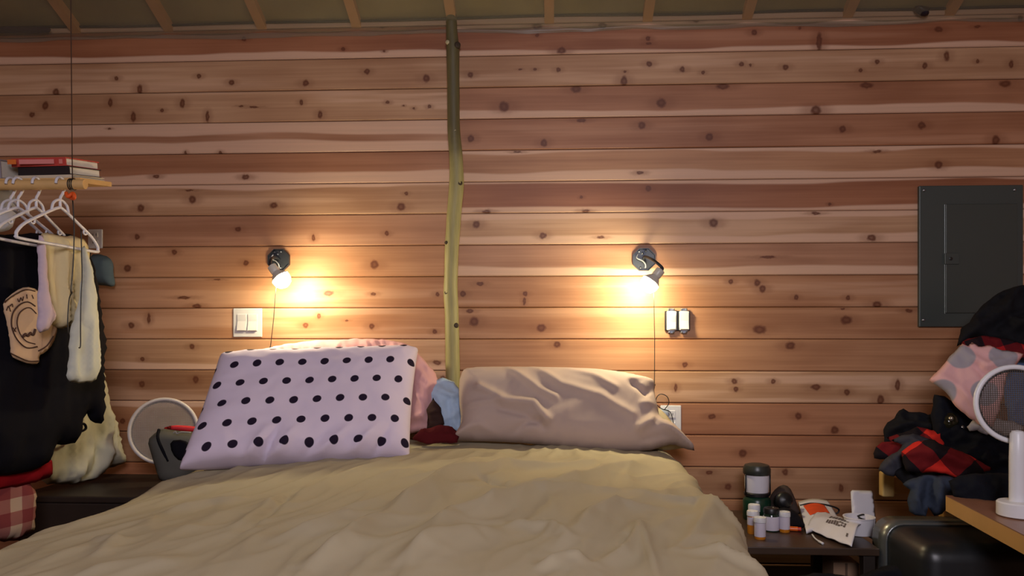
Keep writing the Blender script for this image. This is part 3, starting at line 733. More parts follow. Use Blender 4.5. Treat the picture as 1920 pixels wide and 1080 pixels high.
def lamp(box_px, bulb_px, bulb_y, cord_px, cord_end, axis, label):
    bc = P(box_px[0], box_px[1], YW - .001)
    t = thing('wall_lamp', (bc.x, YW, bc.z), label, 'lamp')
    R0 = .047
    def octo(r, y): return [(bc.x + r * math.cos(math.radians(22.5 + 45 * k)) / math.cos(math.radians(22.5)), y, bc.z + r * math.sin(math.radians(22.5 + 45 * k)) / math.cos(math.radians(22.5))) for k in range(8)]
    mb = MB(); rings = [octo(R0, YW + .004), octo(R0, YW - .016), octo(R0 - .003, YW - .016), octo(R0 - .004, YW - .004)]
    v = sum(rings, []); f = []
    for i in range(3):
        for k in range(8): f.append((i * 8 + k, i * 8 + (k + 1) % 8, (i + 1) * 8 + (k + 1) % 8, (i + 1) * 8 + k))
    f.append(tuple(range(24, 32)))
    mb.add(v, f).build('octagon_box', M_metal_dk, t)
    for (dx, dz) in ((-.02, .034), (.008, .036), (-.006, .026), (-.014, -.034), (.006, -.033)):
        MB().lathe([(.0, .0), (.0048, .001), (.0048, .004), (.002, .0062), (0, .0065)], (bc.x + dx, YW - .004, bc.z + dz), (0, -1, 0), 10).build('screw', M_metal, t, True)
    wire = spline([(bc.x - .026, YW - .006, bc.z + .024), (bc.x - .030, YW - .018, bc.z + .006), (bc.x - .008, YW - .022, bc.z - .006), (bc.x + .004, YW - .024, bc.z - .02), (bc.x + .006, YW - .020, bc.z - .034)], 6)
    MB().tube(wire, .0026, 7).build('wire', plain('grey_wire', srgb(165, 168, 176), .4), t, True)
    B = P(bulb_px[0], bulb_px[1], bulb_y)
    ax = Vector(axis).normalized()
    # frosted dome at the tip, opaque collar and screw base behind it, socket on a short bent pipe out of the box
    dome = [(.0350, -.010), (.0365, .000), (.0345, .013), (.0275, .025), (.0150, .0330), (0, .0360)]
    MB().lathe(dome, B, ax, 28).build('bulb', M_bulb, t, True)
    MB().lathe([(.0140, -.044), (.0150, -.041), (.0270, -.026), (.0385, -.0095), (.0370, -.0070), (.0, -.0070)], B, ax, 28).build('bulb_collar', M_porc, t, True, auto=40)
    MB().lathe([(.012, -.074), (.0185, -.071), (.0195, -.043), (.0175, -.039), (.0140, -.039)], B, ax, 20).build('lamp_holder', M_porc, t, True, auto=35)
    e = B - ax * .070
    A = Vector((bc.x, YW - .004, bc.z + .004))
    MB().tube(spline([A, A + Vector((0, -.045, .004)), (A + e) / 2 + Vector((0, -.05, .012)), e - ax * .012, e + ax * .004], 6), .0062, 8).build('arm', M_metal_dk, t, True)
    c0 = P(cord_px[0], cord_px[1], bulb_y + .035); c1 = P(cord_end[0], cord_end[1], bulb_y + .035)
    pts = spline([c0 + Vector((0, .02, .035)), c0, (c0 + c1) / 2 + Vector((.002, 0, 0)), c1], 5)
    cd = MB().tube(pts, .0016, 6).build('pull_cord', M_black, t, True)
    MB().lathe([(0, -.007), (.003, -.005), (.0042, 0), (.003, .005), (0, .007)], c1, (0, 0, 1), 10).build('cord_knob', M_black, cd, True)
    return t
lamp((524, 488), (528, 524), 3.205, (517, 545), (507, 652), (.62, -.12, -.76), 'bare bulb wall lamp with pull cord above the polka dot pillow')
lamp((1207, 487), (1218, 532), 3.21, (1226, 560), (1227, 722), (-.62, -.12, -.76), 'bare bulb wall lamp with pull cord above the mauve pillow')

# ------------------------------------------------------------------ switches, outlets, panel
def plate(px0, py0, px1, py1, depth=.007):
    a = P(px0, py1, YW); c = P(px1, py0, YW)
    return a, c
a, c = plate(438, 578, 492, 632)
sw = thing('light_switch', ((a.x + c.x) / 2, YW, a.z), 'white two gang light switch plate beside the polka dot pillow', 'light switch')
MB().box((a.x, YW - .006, a.z), (c.x, YW + .001, c.z), .003).build('switch_plate', M_plate, sw)
w_, h_ = c.x - a.x, c.z - a.z
for k in (0, 1):
    x0 = a.x + w_ * (.16 + .37 * k); x1 = x0 + w_ * .30
    fr = MB().box((x0 - .003, YW - .008, a.z + h_ * .20), (x1 + .003, YW - .004, a.z + h_ * .80), .001).build('switch_frame', M_plate, sw)
    v = [(x, y, z) for x in (x0, x1) for (y, z) in ((YW - .006, a.z + h_ * .23), (YW - .017, a.z + h_ * .23), (YW - .009, a.z + h_ * .55), (YW - .0115, a.z + h_ * .77), (YW - .006, a.z + h_ * .77))]
    mesh_obj('rocker', v, [(0, 1, 2, 3, 4), (9, 8, 7, 6, 5)] + [(i, i + 5, (i + 1) % 5 + 5, (i + 1) % 5) for i in range(5)], M_plate, fr)
a, c = plate(1246, 583, 1293, 620)
sw = thing('light_switch', ((a.x + c.x) / 2, YW, a.z), 'pair of white rocker switches in an open black box with no cover plate', 'light switch')
MB().box((a.x, YW - .012, a.z), (c.x, YW + .001, c.z), .002).build('wall_box', M_black, sw)
w_, h_ = c.x - a.x, c.z - a.z
for k in (0, 1):
    x0 = a.x + w_ * (.06 + .50 * k); x1 = x0 + w_ * .385
    yk = MB().box((x0 + .006, YW - .016, a.z - h_ * .14), (x1 - .006, YW - .012, c.z + h_ * .13), .001).build('yoke', M_metal, sw)
    for zz in (a.z - h_ * .08, c.z + h_ * .07):
        for xx in (x0 + .011, x1 - .011):
            MB().lathe([(0, 0), (.0042, .001), (.0042, .004), (0, .006)], (xx, YW - .015, zz), (0, -1, 0), 9).build('screw', M_metal, yk, True)
    bd = MB().box((x0, YW - .026, a.z + h_ * .02), (x1, YW - .012, c.z - h_ * .02), .003).build('switch_body', M_plate, sw)
    if k == 0:
        MB().box((x0 + w_ * .10, YW - .0275, a.z + h_ * .45), (x1 - w_ * .03, YW - .025, a.z + h_ * .78), .0005).build('dimmer_pad', plain('grey_pad', srgb(178, 178, 180), .5), bd)
        MB().box((x0 + w_ * .10, YW - .029, a.z + h_ * .08), (x1 - w_ * .03, YW - .025, a.z + h_ * .44), .0008).build('rocker', M_plate, bd)
    else:
        v = [(x, y, z) for x in (x0 + .003, x1 - .003) for (y, z) in ((YW - .025, a.z + h_ * .08), (YW - .034, a.z + h_ * .08), (YW - .027, a.z + h_ * .5), (YW - .030, a.z + h_ * .92), (YW - .025, a.z + h_ * .92))]
        mesh_obj('rocker', v, [(0, 1, 2, 3, 4), (9, 8, 7, 6, 5)] + [(i, i + 5, (i + 1) % 5 + 5, (i + 1) % 5) for i in range(5)], M_plate, bd)
def outlet(px0, py0, px1, py1, label, plug=False):
    a, c = plate(px0, py0, px1, py1); t = thing('wall_outlet', ((a.x + c.x) / 2, YW, a.z), label, 'outlet')
    MB().box((a.x, YW - .006, a.z), (c.x, YW + .001, c.z), .003).build('cover_plate', M_white, t)
    w_, h_ = c.x - a.x, c.z - a.z; mx_ = (a.x + c.x) / 2
    for zc in (a.z + h_ * .30, a.z + h_ * .70):
        s = MB().box((mx_ - w_ * .22, YW - .009, zc - h_ * .13), (mx_ + w_ * .22, YW - .004, zc + h_ * .13), .002).build('socket', M_white, t)
        for dx in (-.007, .007): MB().box((mx_ + dx - .001, YW - .0098, zc - .004), (mx_ + dx + .001, YW - .0085, zc + .006)).build('slot', M_black, s)
    return t
outlet(1238, 760, 1277, 815, 'white wall outlet half hidden behind the mauve pillow')
outlet(166, 430, 193, 466, 'white wall outlet behind the hanging clothes')
a = P(1247, 772, YW)
t = thing('phone_charger', (a.x, YW - .03, a.z), 'small white plug with a looping thin black cable at the outlet', 'charger')
MB().box((a.x - .026, YW - .036, a.z - .016), (a.x + .012, YW - .0100, a.z + .016), .005).build('plug', plain('pale_plug', srgb(196, 208, 222), .4), t, True)
c = [P(x, y, YW - .045) for x, y in ((1246, 768), (1254, 756), (1251, 744), (1240, 739), (1232, 744), (1230, 756), (1240, 766), (1256, 772), (1262, 790), (1264, 812))]
MB().tube(spline(c, 6), .0018, 6).build('cable', M_black, t, True)

a = P(1720, 613, YW); c = P(1914, 348, YW)
M_panel = plain('grey_green_enamel', srgb(68, 76, 74), .42, .25, var=.06, scale=4)
M_panel2 = plain('grey_green_enamel_door', srgb(66, 73, 70), .42, .25, var=.06, scale=4)
el = thing('electrical_panel', ((a.x + c.x) / 2, YW, a.z), 'dark grey metal electrical breaker panel on the wall at the far right', 'electrical panel')
MB().box((a.x, YW - .018, a.z), (c.x, YW + .001, c.z), .003).build('panel_cover', M_panel, el)
d0 = P(1772, 587, YW - .018); d1 = P(1906, 382, YW - .018)
dr = MB().box((d0.x, YW - .0245, d0.z), (d1.x, YW - .017, d1.z), .002).build('panel_door', M_panel2, el)
MB().box((d0.x - .0035, YW - .0215, d0.z - .003), (d0.x - .0005, YW - .017, d1.z), .0008).build('door_edge', plain('edge_highlight', srgb(120, 126, 124), .35, .6), dr)  # lighter strip paints the highlight along the door's left edge
l0 = P(1770, 496, YW - .02); l1 = P(1797, 475, YW - .02)
lt = MB().box((l0.x, YW - .029, l0.z), (l1.x, YW - .024, l1.z), .0015).build('latch', M_panel, dr)
MB().lathe([(.007, 0), (.007, .002), (.004, .003), (0, .003)], ((l0.x + l1.x) / 2 - .006, YW - .029, (l0.z + l1.z) / 2), (0, -1, 0), 12).build('latch_hole', M_black, lt)
for x, y in ((1732, 357), (1902, 356), (1731, 600), (1903, 600)):
    q = P(x, y, YW - .018); MB().lathe([(.0, 0), (.0065, .0005), (.0065, .003), (.003, .0055), (0, .006)], q, (0, -1, 0), 12).build('screw', M_metal, el, True)

# ------------------------------------------------------------------ closet at the left
YR = 2.545; ROD = P(113, 346, YR); XRE = P(160, 346, YR).x
M_pine = plain('pine', srgb(214, 172, 112), .55, var=.14, scale=25)
rod = thing('clothes_rod', (XRE - .6, YR, ROD.z - .016), 'round wooden clothes rod at the left hung on a thin cord', 'clothes rod')
MB().tube([(XL + .02, YR, ROD.z), (XRE - .002, YR, ROD.z), (XRE, YR, ROD.z)], [.0165, .0165, .0155], 20).build('dowel', M_pine, rod, True, auto=40)
st = P(138, 330, YR); 
MB().tube([(st.x - .004, YR, ROD.z + .012), (st.x - .008, YR - .002, (ROD.z + 2.7) / 2), (st.x - .012, YR, ceil_z(YR) - .01)], .0019, 6).build('cord', plain('brown_cord', srgb(64, 40, 26), .8), rod, True)
for dx in (-.006, 0, .006):
    MB().tube([(st.x + dx - .004, YR + .0182 * math.cos(q), ROD.z + .0182 * math.sin(q)) for q in np.linspace(0, 2 * math.pi, 21)[:-1]], .0019, 6, closed=True).build('cord_loop', M_black, rod, True)
q = P(132, 366, YR - .005)
blobo = MB(); blobo.tube(spline([q + Vector((-.014, 0, .008)), q + Vector((-.004, -.008, -.006)), q + Vector((.008, 0, .006)), q + Vector((.016, -.004, -.006)), q + Vector((.004, .006, -.010)), q + Vector((-.010, .003, -.002))], 5), .006, 8)
blobo.build('orange_tie', plain('orange_cord', srgb(232, 92, 28), .6), rod, True)

tilt = math.radians(6.5)
SH0 = P(150, 333, YR + .03)              # front right corner of the shelf top
Rt = Matrix.Rotation(tilt, 4, 'X')
def shelf_pt(x, y, z): return SH0 + (Rt @ Vector((x, y, z)))
def shelf_box(x0, x1, y0, y1, z0, z1, mat, name, parent, skew=0.0, rz=0.0, bevel=0):
    c = Matrix.Rotation(rz, 4, 'Z'); V = []
    for x in (x0, x1):
        for y, z in ((y0, z0), (y1, z0), (y1, z1), (y0, z1)):
            q = c @ Vector((x - x1, y - y0, 0)); V.append(shelf_pt(x1 + q.x, y0 + q.y, z))
    return mesh_obj(name, V, [(0, 3, 2, 1), (4, 5, 6, 7), (0, 1, 5, 4), (1, 2, 6, 5), (2, 3, 7, 6), (3, 0, 4, 7)], mat, parent)
sh = thing('closet_shelf', shelf_pt(-.5, .1, -.018), 'narrow wooden shelf board above the clothes rod carrying books', 'shelf')
shelf_box(-1.22, .0, 0, .19, -.016, 0, M_pine, 'shelf_board', sh)
M_paper = plain('book_pages', srgb(226, 218, 204), .9, var=.06, scale=80)
def book(x1, L, D, z0, T, cover, label, rz=0.0, y0=.0):
    t = thing('book', shelf_pt(x1 - L / 2, y0 + D / 2, z0), label, 'book')
    c = .003
    shelf_box(x1 - L + c, x1 - .004, y0 + .004, y0 + D - .004, z0 + c, z0 + T - c, M_paper, 'pages', t, rz=rz)
    shelf_box(x1 - L, x1, y0, y0 + D, z0, z0 + c, cover, 'cover', t, rz=rz)
    shelf_box(x1 - L, x1, y0, y0 + D, z0 + T - c, z0 + T, cover, 'cover', t, rz=rz)
    shelf_box(x1 - L, x1, y0, y0 + .003, z0 + c, z0 + T - c, cover, 'spine', t, rz=rz)
    return t
C_red = plain('red_cover', srgb(196, 70, 62), .5, var=.15); C_blk = plain('black_cover', srgb(30, 26, 32), .5); C_gry = plain('grey_cover', srgb(150, 142, 150), .6); C_tan = plain('cream_cover', srgb(214, 200, 176), .6); C_vio = plain('violet_cover', srgb(96, 70, 104), .6)
b4 = book(-.02, .22, .155, .0005, .010, C_tan, 'thin cream paperback lying lowest on the closet shelf', -.10)
b3 = book(-.035, .20, .15, .011, .028, C_blk, 'black covered book lying under the red book on the closet shelf', -.16)
b2 = book(-.045, .205, .165, .0395, .028, C_red, 'red paperback lying on top of the stack on the closet shelf', -.12)
# orange print block and pale lettering bars on the red spine
for (x0, x1, mm) in ((-.245, -.215, plain('orange_print', srgb(226, 120, 50), .5)), (-.205, -.085, plain('pale_print', srgb(226, 140, 136), .5)), (-.068, -.056, plain('pale_print_b', srgb(222, 130, 120), .5))):
    shelf_box(x0, x1, -.0006, .0004, .046, .061, mm, 'spine_print', b2, rz=0)
b1 = book(-.270, .16, .16, .0005, .062, C_gry, 'grey book at the left end of the closet shelf stack')
b0 = book(-.455, .16, .16, .0005, .07, C_vio, 'violet book at the frame edge on the closet shelf')
q = shelf_pt

M_hang = plain('white_hanger_plastic', srgb(226, 224, 232), .35, var=.03)
def hanger_mesh(w=.205):
    # in its own plane: x across, z up, hook at the origin's rod
    body = [(0, -.075), (.03, -.085), (.09, -.112), (.17, -.150), (w, -.178), (w + .004, -.192), (w - .012, -.200), (0, -.200), (-w + .012, -.200), (-w - .004, -.192), (-w, -.178), (-.17, -.150), (-.09, -.112), (-.03, -.085)]
    hook = [(0, -.075), (0, -.045), (.012, -.028), (.0225, -.008), (.0215, .010), (.010, .0215), (-.006, .0225), (-.0185, .014), (-.0225, .0)]
    return body, hook
def hanger(X, yaw, label, dy=0.0, parent_w=.205):
    t = thing('hanger', (X, YR + dy, ROD.z), label, 'hanger', 'white plastic hangers on the rod')
    body, hook = hanger_mesh(parent_w)
    d = Vector((math.sin(yaw), math.cos(yaw), 0))
    f = lambda p: Vector((X, YR, ROD.z)) + d * p[0] + Vector((0, 0, p[1]))
    bp = [Vector(f(p)) for p in body]
    MB().tube(spline(bp + [bp[0]], 4)[:-1], .0052, 8, closed=True).build('frame', M_hang, t, True)
    MB().tube(spline([f(p) for p in hook], 4), .0046, 8).build('hook', M_hang, t, True)
    arch = [(-.045, -.092), (-.034, -.064), (0, -.050), (.034, -.064), (.045, -.092)]
    MB().tube(spline([f(p) for p in arch], 4), .0045, 8).build('neck_arch', M_hang, t, True)
    for s in (-1, 1):
        nk = [(s * .130, -.131), (s * .126, -.142), (s * .137, -.147), (s * .150, -.140)]
        MB().tube(spline([f(p) for p in nk], 3), .0034, 6).build('strap_notch', M_hang, t, True)
    return t
hanger(ROD.x, .02, 'white plastic hanger at the right end of the rod, its shoulder over the pale cloth')
hx2 = P(68, 346, YR).x
hanger(hx2, -.05, 'white plastic hanger second from the right end of the rod')
for k, px in enumerate((34, 20)):
    hanger(P(px, 346, YR).x, .10 - .07 * k, ['white plastic hanger third from the right end of the rod', 'white plastic hanger fourth from the right end of the rod, at the frame edge'][k])

M_navy = fabric('black_cotton', srgb(16, 15, 22), .2); M_cream = fabric('cream_linen', srgb(222, 204, 160), .07); M_lilac = fabric('pale_lilac_cloth', srgb(206, 186, 200), .06)
M_sage = fabric('pale_sage_cloth', srgb(206, 208, 196), .05); M_canvas = fabric('unbleached_canvas', srgb(206, 200, 176), .08); M_red = fabric('dark_red_cloth', srgb(150, 18, 28), .2)
M_pplaid = plaid('faded_plaid', srgb(206, 176, 150), srgb(168, 108, 98), srgb(140, 66, 66), .09)
SN = Vector((1, -.22, 0)).normalized()
def side_plane(px, py, X): return PX(px, py, X), SN
t = thing('canvas_bag', PX(170, 905, -1.86), 'unbleached canvas bag with a black letter hanging nearest the wall', 'bag')
blob('bag_body', [(150, 560), (186, 600), (192, 690), (206, 760), (222, 820), (237, 868), (222, 872), (196, 880), (180, 900), (130, 909), (74, 908), (80, 860), (90, 700), (110, 590)], side_plane(170, 800, -1.86), M_canvas, t, front=.04, back=.02, R=.06, res=.016, cr=.016, cs=5, stretch=(2.2, .5), jit=.006, cloth=True, seed=31,
     folds=[([(150, 850), (135, 885)], .02, .015), ([(170, 850), (155, 895)], -.018, .02), ([(180, 840), (232, 868)], .016, .02), ([(190, 780), (180, 870)], .02, .02)])
gl = [PX(x, y, -1.795) for x, y in ((149, 796), (158, 795), (161, 803), (154, 808), (148, 805))]
MB().tube(spline(gl, 4), .005, 6).build('black_letter', M_navy, t, True)
t = thing('sweatshirt', PX(100, 890, -1.74), 'black cotton sweatshirt with a round cream badge on the closet rod', 'sweatshirt')
blob('shirt_body', [(-60, 442), (20, 440), (70, 436), (150, 440), (168, 470), (186, 560), (196, 640), (192, 700), (196, 795), (172, 793), (160, 770), (148, 830), (120, 834), (100, 832), (98, 862), (70, 880), (30, 890), (-60, 895)], side_plane(60, 660, -1.74), M_navy, t, front=.04, back=.03, R=.06, res=.018, cr=.010, cs=4, stretch=(2.2, .5), jit=.0025, cloth=True, seed=33)
M_badge = fabric('badge_print', srgb(214, 180, 146), .10, 20)
BN = -1.688
badge = blob('badge', [(5, 566), (28, 546), (48, 537), (70, 542), (84, 560), (104, 590), (109, 615), (100, 645), (84, 662), (73, 666), (74, 682), (56, 683), (36, 676), (20, 668), (20, 648), (14, 610), (8, 585)], side_plane(55, 610, BN), M_badge, t, front=.004, back=.012, R=.01, res=.012, cr=.003, cs=8, seed=35, it=1)
def badge_line(pts, r=.0022, closed=False):
    q = [PX(x, y, BN + .012) for x, y in pts]; q = [Vector(v) for v in q]
    O, n = side_plane(55, 610, BN); q = [CAM + (v - CAM) * (((O + n * .007) - CAM).dot(n) / (v - CAM).dot(n)) for v in q]
    MB().tube(spline(q + ([q[0]] if closed else []), 4), r, 5).build('badge_line', M_ink, badge, True)
M_ink = plain('dark_ink', srgb(74, 46, 34), .8)
badge_line([(70, 650), (50, 652), (32, 636), (22, 612), (24, 588), (36, 572), (52, 566), (66, 574)])
badge_line([(66, 645), (50, 640), (38, 626), (32, 606), (36, 588), (48, 578), (58, 578), (68, 588)], .0018)
badge_line([(20, 662), (36, 670), (54, 677), (73, 677)], .0018); badge_line([(72, 658), (88, 648), (100, 630)], .0018); badge_line([(8, 566), (28, 552), (48, 543), (66, 546)], .0018)
badge_line([(42, 632), (48, 626), (52, 630), (57, 624), (62, 628), (66, 617)], .004)
for L in ([(12, 582), (16, 574), (20, 584)], [(18, 574), (23, 570), (24, 576)], [(33, 560), (36, 566), (39, 558), (42, 564), (44, 556)], [(50, 552), (51, 560)], [(60, 553), (63, 560)], [(24, 614), (30, 622)], [(30, 614), (25, 622)]):
    q = L; badge_line(q, .0016)
o = blob('plaid_trousers', [(-50, 860), (10, 870), (66, 905), (66, 960), (62, 1010), (-50, 1020)], side_plane(30, 930, -1.80), M_pplaid, front=.03, back=.02, R=.05, res=.02, cr=.010, cs=4, stretch=(2, .5), jit=.006, cloth=True, seed=37)
tag(o, 'faded red and cream plaid trousers hanging lowest at the left edge', 'trousers')
o = blob('red_shirt', [(-50, 840), (60, 850), (98, 856), (101, 885), (90, 898), (58, 906), (20, 915), (-50, 925)], side_plane(40, 880, -1.775), M_red, front=.02, back=.02, R=.04, res=.018, cr=.010, cs=5, stretch=(2, .6), jit=.006, cloth=True, seed=39)
tag(o, 'dark red shirt hem showing below the black sweatshirt', 'shirt')
t = thing('draped_cloth', PX(110, 616, -1.66), 'cream and lilac cloth folded over a hanger bar beside the sweatshirt', 'cloth')
blob('cloth_body', [(72, 437), (100, 439), (135, 442), (165, 448), (168, 500), (166, 560), (150, 580), (140, 612), (112, 617), (92, 606), (80, 560), (72, 500)], side_plane(120, 530, -1.655), M_cream, t, front=.016, back=.012, R=.03, res=.012, cr=.012, cs=5, stretch=(2.4, .5), jit=.006, cloth=True, seed=41, folds=[([(118, 450), (112, 530), (118, 600)], .012, .012), ([(135, 470), (138, 560)], -.01, .012)])
blob('lilac_lining', [(68, 440), (84, 442), (88, 500), (96, 560), (108, 600), (98, 606), (88, 622), (70, 628), (70, 580), (74, 520)], side_plane(85, 540, -1.628), M_lilac, t, front=.012, back=.006, R=.025, res=.010, cr=.006, cs=6, stretch=(2.4, .5), jit=.006, cloth=True, seed=43)
t = thing('drawstring_pouch', PX(150, 716, -1.60), 'pale sage cloth pouch with dark drawstring hanging from the rod', 'pouch')
blob('pouch_body', [(152, 470), (160, 458), (172, 500), (178, 530), (184, 575), (188, 640), (188, 690), (178, 718), (150, 716), (123, 716), (128, 668), (132, 620), (140, 590), (152, 545)], side_plane(155, 620, -1.60), M_sage, t, front=.018, back=.012, R=.03, res=.011, cr=.008, cs=6, stretch=(2.4, .5), jit=.006, cloth=True, seed=45, folds=[([(165, 600), (165, 690)], .010, .012), ([(150, 610), (146, 700)], -.006, .012)])
sp_ = lambda L, X: spline([PX(x, y, X) for x, y in L], 4)
MB().tube(sp_([(136, 372), (139, 430), (137, 500), (133, 545), (136, 548), (130, 560), (127, 600), (128, 628)], -1.60), .0022, 6).build('drawstring', M_black, t, True)
MB().tube(sp_([(152, 430), (153, 470), (154, 520), (152, 560), (151, 610), (151, 648), (148, 652)], -1.565), .0022, 6).build('drawstring', M_black, t, True)
o = blob('hanging_pouch', [(168, 478), (196, 476), (211, 490), (216, 530), (212, 537), (176, 534), (166, 510)], plane_at(192, 505, YW - .045), fabric('teal_grey_canvas', srgb(92, 108, 116), .12), front=.03, back=.025, R=.03, res=.012, cr=.006, cs=8, jit=.006, cloth=True, seed=47)
tag(o, 'small teal grey pouch hung on the wall behind the clothes', 'pouch')
o = blob('hanging_shirt', [(-40, 345), (0, 348), (30, 360), (30, 420), (0, 440), (-40, 440)], side_plane(10, 400, -1.98), fabric('pale_blue_shirt', srgb(186, 192, 212)), front=.03, back=.02, R=.05, res=.018, cr=.01, cs=5, stretch=(2, .5), jit=.006, cloth=True, seed=49)
tag(o, 'pale blue shirt at the frame edge behind the hangers', 'shirt')

# ledge things under the eave
o = blob('folded_cloth', [(-40, 49), (60, 50), (92, 51), (97, 57), (86, 63), (0, 63), (-40, 63)], plane_at(30, 57, YW - .03), fabric('dark_purple_cloth', srgb(38, 26, 50)), front=.022, back=.02, R=.014, res=.010, cr=.004, cs=12, seed=51)
tag(o, 'dark purple cloth strip tucked along the top of the wall at the left', 'cloth')
o = blob('dark_bundle', [(1712, 14), (1722, 9), (1734, 12), (1746, 15), (1741, 20), (1742, 28), (1732, 31), (1720, 26)], plane_at(1728, 20, YW - .035), plain('dark_tape', srgb(26, 22, 36), .45), front=.02, back=.02, R=.02, res=.006, cr=.004, cs=20, seed=53)
tag(o, 'small dark crumpled bundle at the top right of the wall', 'bundle')

# ------------------------------------------------------------------ things beside the bed at the left
lx0, lx1, ly0, ly1 = -1.98, -1.43, 2.86, 3.33
t = thing('low_chest', ((lx0 + lx1) / 2, (ly0 + ly1) / 2, 0), 'low dark wooden chest on the floor between bed and closet', 'chest')
MB().box((lx0, ly0, .04), (lx1, ly1, .44), .008).build('chest_body', M_wood_dark, t)
MB().box((lx0 - .01, ly0 - .01, .44), (lx1 + .01, ly1, .465), .005).build('chest_lid', M_wood_dark, t)
for x in (lx0 + .02, lx1 - .07):
    for y in (ly0 + .02, ly1 - .07): MB().box((x, y, 0), (x + .05, y + .05, .04)).build('foot', M_wood_dark, t)

def racket(center, r, normal, label, rim_mat, mesh_mat, name='mesh_racket', step=.0052, wire=.0007, rimr=.006):
    C_ = Vector(center); n = Vector(normal).normalized(); e1 = Vector((0, 0, 1)).cross(n).normalized(); e2 = n.cross(e1)
    t = thing(name, (C_.x, C_.y, C_.z - r), label, 'racket')
    MB().tube([C_ + (e1 * math.cos(a) + e2 * math.sin(a)) * r for a in np.linspace(0, 2 * math.pi, 49)[:-1]], rimr, 10, closed=True).build('rim', rim_mat, t, True)
    MB().tube([C_ - n * .004 + (e1 * math.cos(a) + e2 * math.sin(a)) * (r - rimr * 1.3) for a in np.linspace(0, 2 * math.pi, 49)[:-1]], rimr * .5, 6, closed=True).build('inner_ring', M_metal_dk, t, True)
    mb = MB()
    for (A, B, off) in ((e1, e2, 0), (e2, e1, .0014), (e1, e2, -.005)):
        k = -r + step
        while k < r - step / 2:
            L = math.sqrt(r * r - k * k) - rimr * .6
            mb.tube([C_ + A * k - B * L + n * off, C_ + A * k + B * L + n * off], wire, 4, cap=False); k += step
    g = mb.build('wire_grid', mesh_mat, t); g['kind'] = 'stuff'
    return t, C_, n, e1, e2
M_wire = plain('grey_wire_mesh', srgb(176, 164, 156), .5, .0)
Cf = P(307, 808, 3.18); 
t, Cc, n_, e1, e2 = racket(Cf, .129, (.32, -.94, .12), 'round mesh racket head with white rim leaning at the wall behind the grey bag', plain('racket_rim', srgb(206, 196, 192), .4), M_wire, step=.0042, wire=.0010, rimr=.0075)
hb = Vector((Cc.x + .03, Cc.y + .06, .47))
MB().tube([Cc - e2 * .128, Cc - e2 * .16 + Vector((0, .01, 0)), hb], [.009, .012, .013], 12).build('handle', M_white, t, True)
t = thing('backpack', P(320, 888, 3.02), 'grey backpack with red trim beside the polka dot pillow', 'backpack')
M_gry = fabric('grey_nylon', srgb(92, 90, 84), .12); 
blob('bag_body', [(276, 826), (290, 812), (305, 803), (340, 805), (372, 808), (392, 830), (392, 905), (345, 910), (300, 905), (292, 880), (283, 850)], plane_at(335, 855, 3.02, (.25, -.95, .1)), M_gry, t, front=.06, back=.06, R=.05, res=.012, cr=.006, cs=7, seed=61)
blob('red_trim', [(303, 803), (325, 797), (350, 798), (375, 801), (372, 810), (345, 809), (320, 806)], plane_at(340, 803, 2.965, (.25, -.95, .3)), plain('red_piping', srgb(214, 40, 48), .6), t, front=.010, back=.01, R=.012, res=.008, seed=62)
MB().tube(spline([P(x, y, Y) for x, y, Y in ((298, 806, 2.99), (296, 822, 2.955), (305, 845, 2.952), (316, 865, 2.955))], 5), .0065, 6).build('strap', M_navy, t, True)
blob('mesh_pocket', [(318, 826), (345, 824), (362, 838), (356, 858), (338, 866), (322, 850)], plane_at(340, 845, 2.962, (.25, -.95, .1)), M_navy, t, front=.010, back=.008, R=.015, res=.009, cr=.003, cs=12, seed=63)
q = [P(x, y, 2.953) for x, y in ((325, 812), (329, 809), (332, 813), (340, 810), (358, 811))]
MB().tube(spline(q, 4), .0028, 6).build('zip', plain('zip_grey', srgb(170, 166, 160), .5), t, True)

# ------------------------------------------------------------------ nightstand and what stands on it
NZ_ = .339; nx0, nx1, ny0, ny1 = .60, 1.095, 2.75, 3.33
M_nst = plain('brown_black_top', srgb(64, 48, 36), .38, var=.22, scale=12)
t = thing('nightstand', ((nx0 + nx1) / 2, (ny0 + ny1) / 2, 0), 'low dark nightstand at the right of the bed', 'nightstand')
MB().box((nx0, ny0, NZ_ - .026), (nx1, ny1, NZ_), .003).build('top', M_nst, t)
for x in (nx0 + .01, nx1 - .05):
    for y in (ny0 + .01, ny1 - .05): MB().box((x, y, 0), (x + .04, y + .04, NZ_ - .026), .003).build('leg', M_wood_dark, t)
MB().box((nx0 + .02, ny0 + .02, .10), (nx1 - .02, ny1 - .02, .118)).build('lower_shelf', M_wood_dark, t)
def on_ns(px, py): return PZ(px, py, NZ_)
# lantern
L0 = P(1419, 972, 3.17); L0.z = NZ_
t = thing('camping_lantern', L0, 'dark green camping lantern with white shade and black cap on the nightstand', 'lantern')
M_grn = plain('dark_green_plastic', srgb(22, 56, 40), .3); M_frost = plain('frosted_shade', srgb(222, 220, 228), .5, var=.03)
MB().lathe([(.050, 0), (.053, .006), (.053, .075), (.046, .088), (.040, .094), (.030, .096)], L0, n=28).build('base', M_grn, t, True, auto=40)
MB().lathe([(.032, .092), (.043, .1), (.046, .13), (.047, .185), (.040, .190)], L0, n=28).build('shade', M_frost, t, True, auto=40)
MB().lathe([(.050, .176), (.0525, .180), (.0525, .198), (.046, .212), (.030, .217), (0, .218)], L0, n=28).build('cap', plain('lantern_cap', srgb(48, 52, 48), .35), t, True, auto=40)
MB().lathe([(.040, .090), (.0495, .094), (.0495, .104), (.044, .108)], L0, n=28).build('collar', M_black, t, True, auto=40)
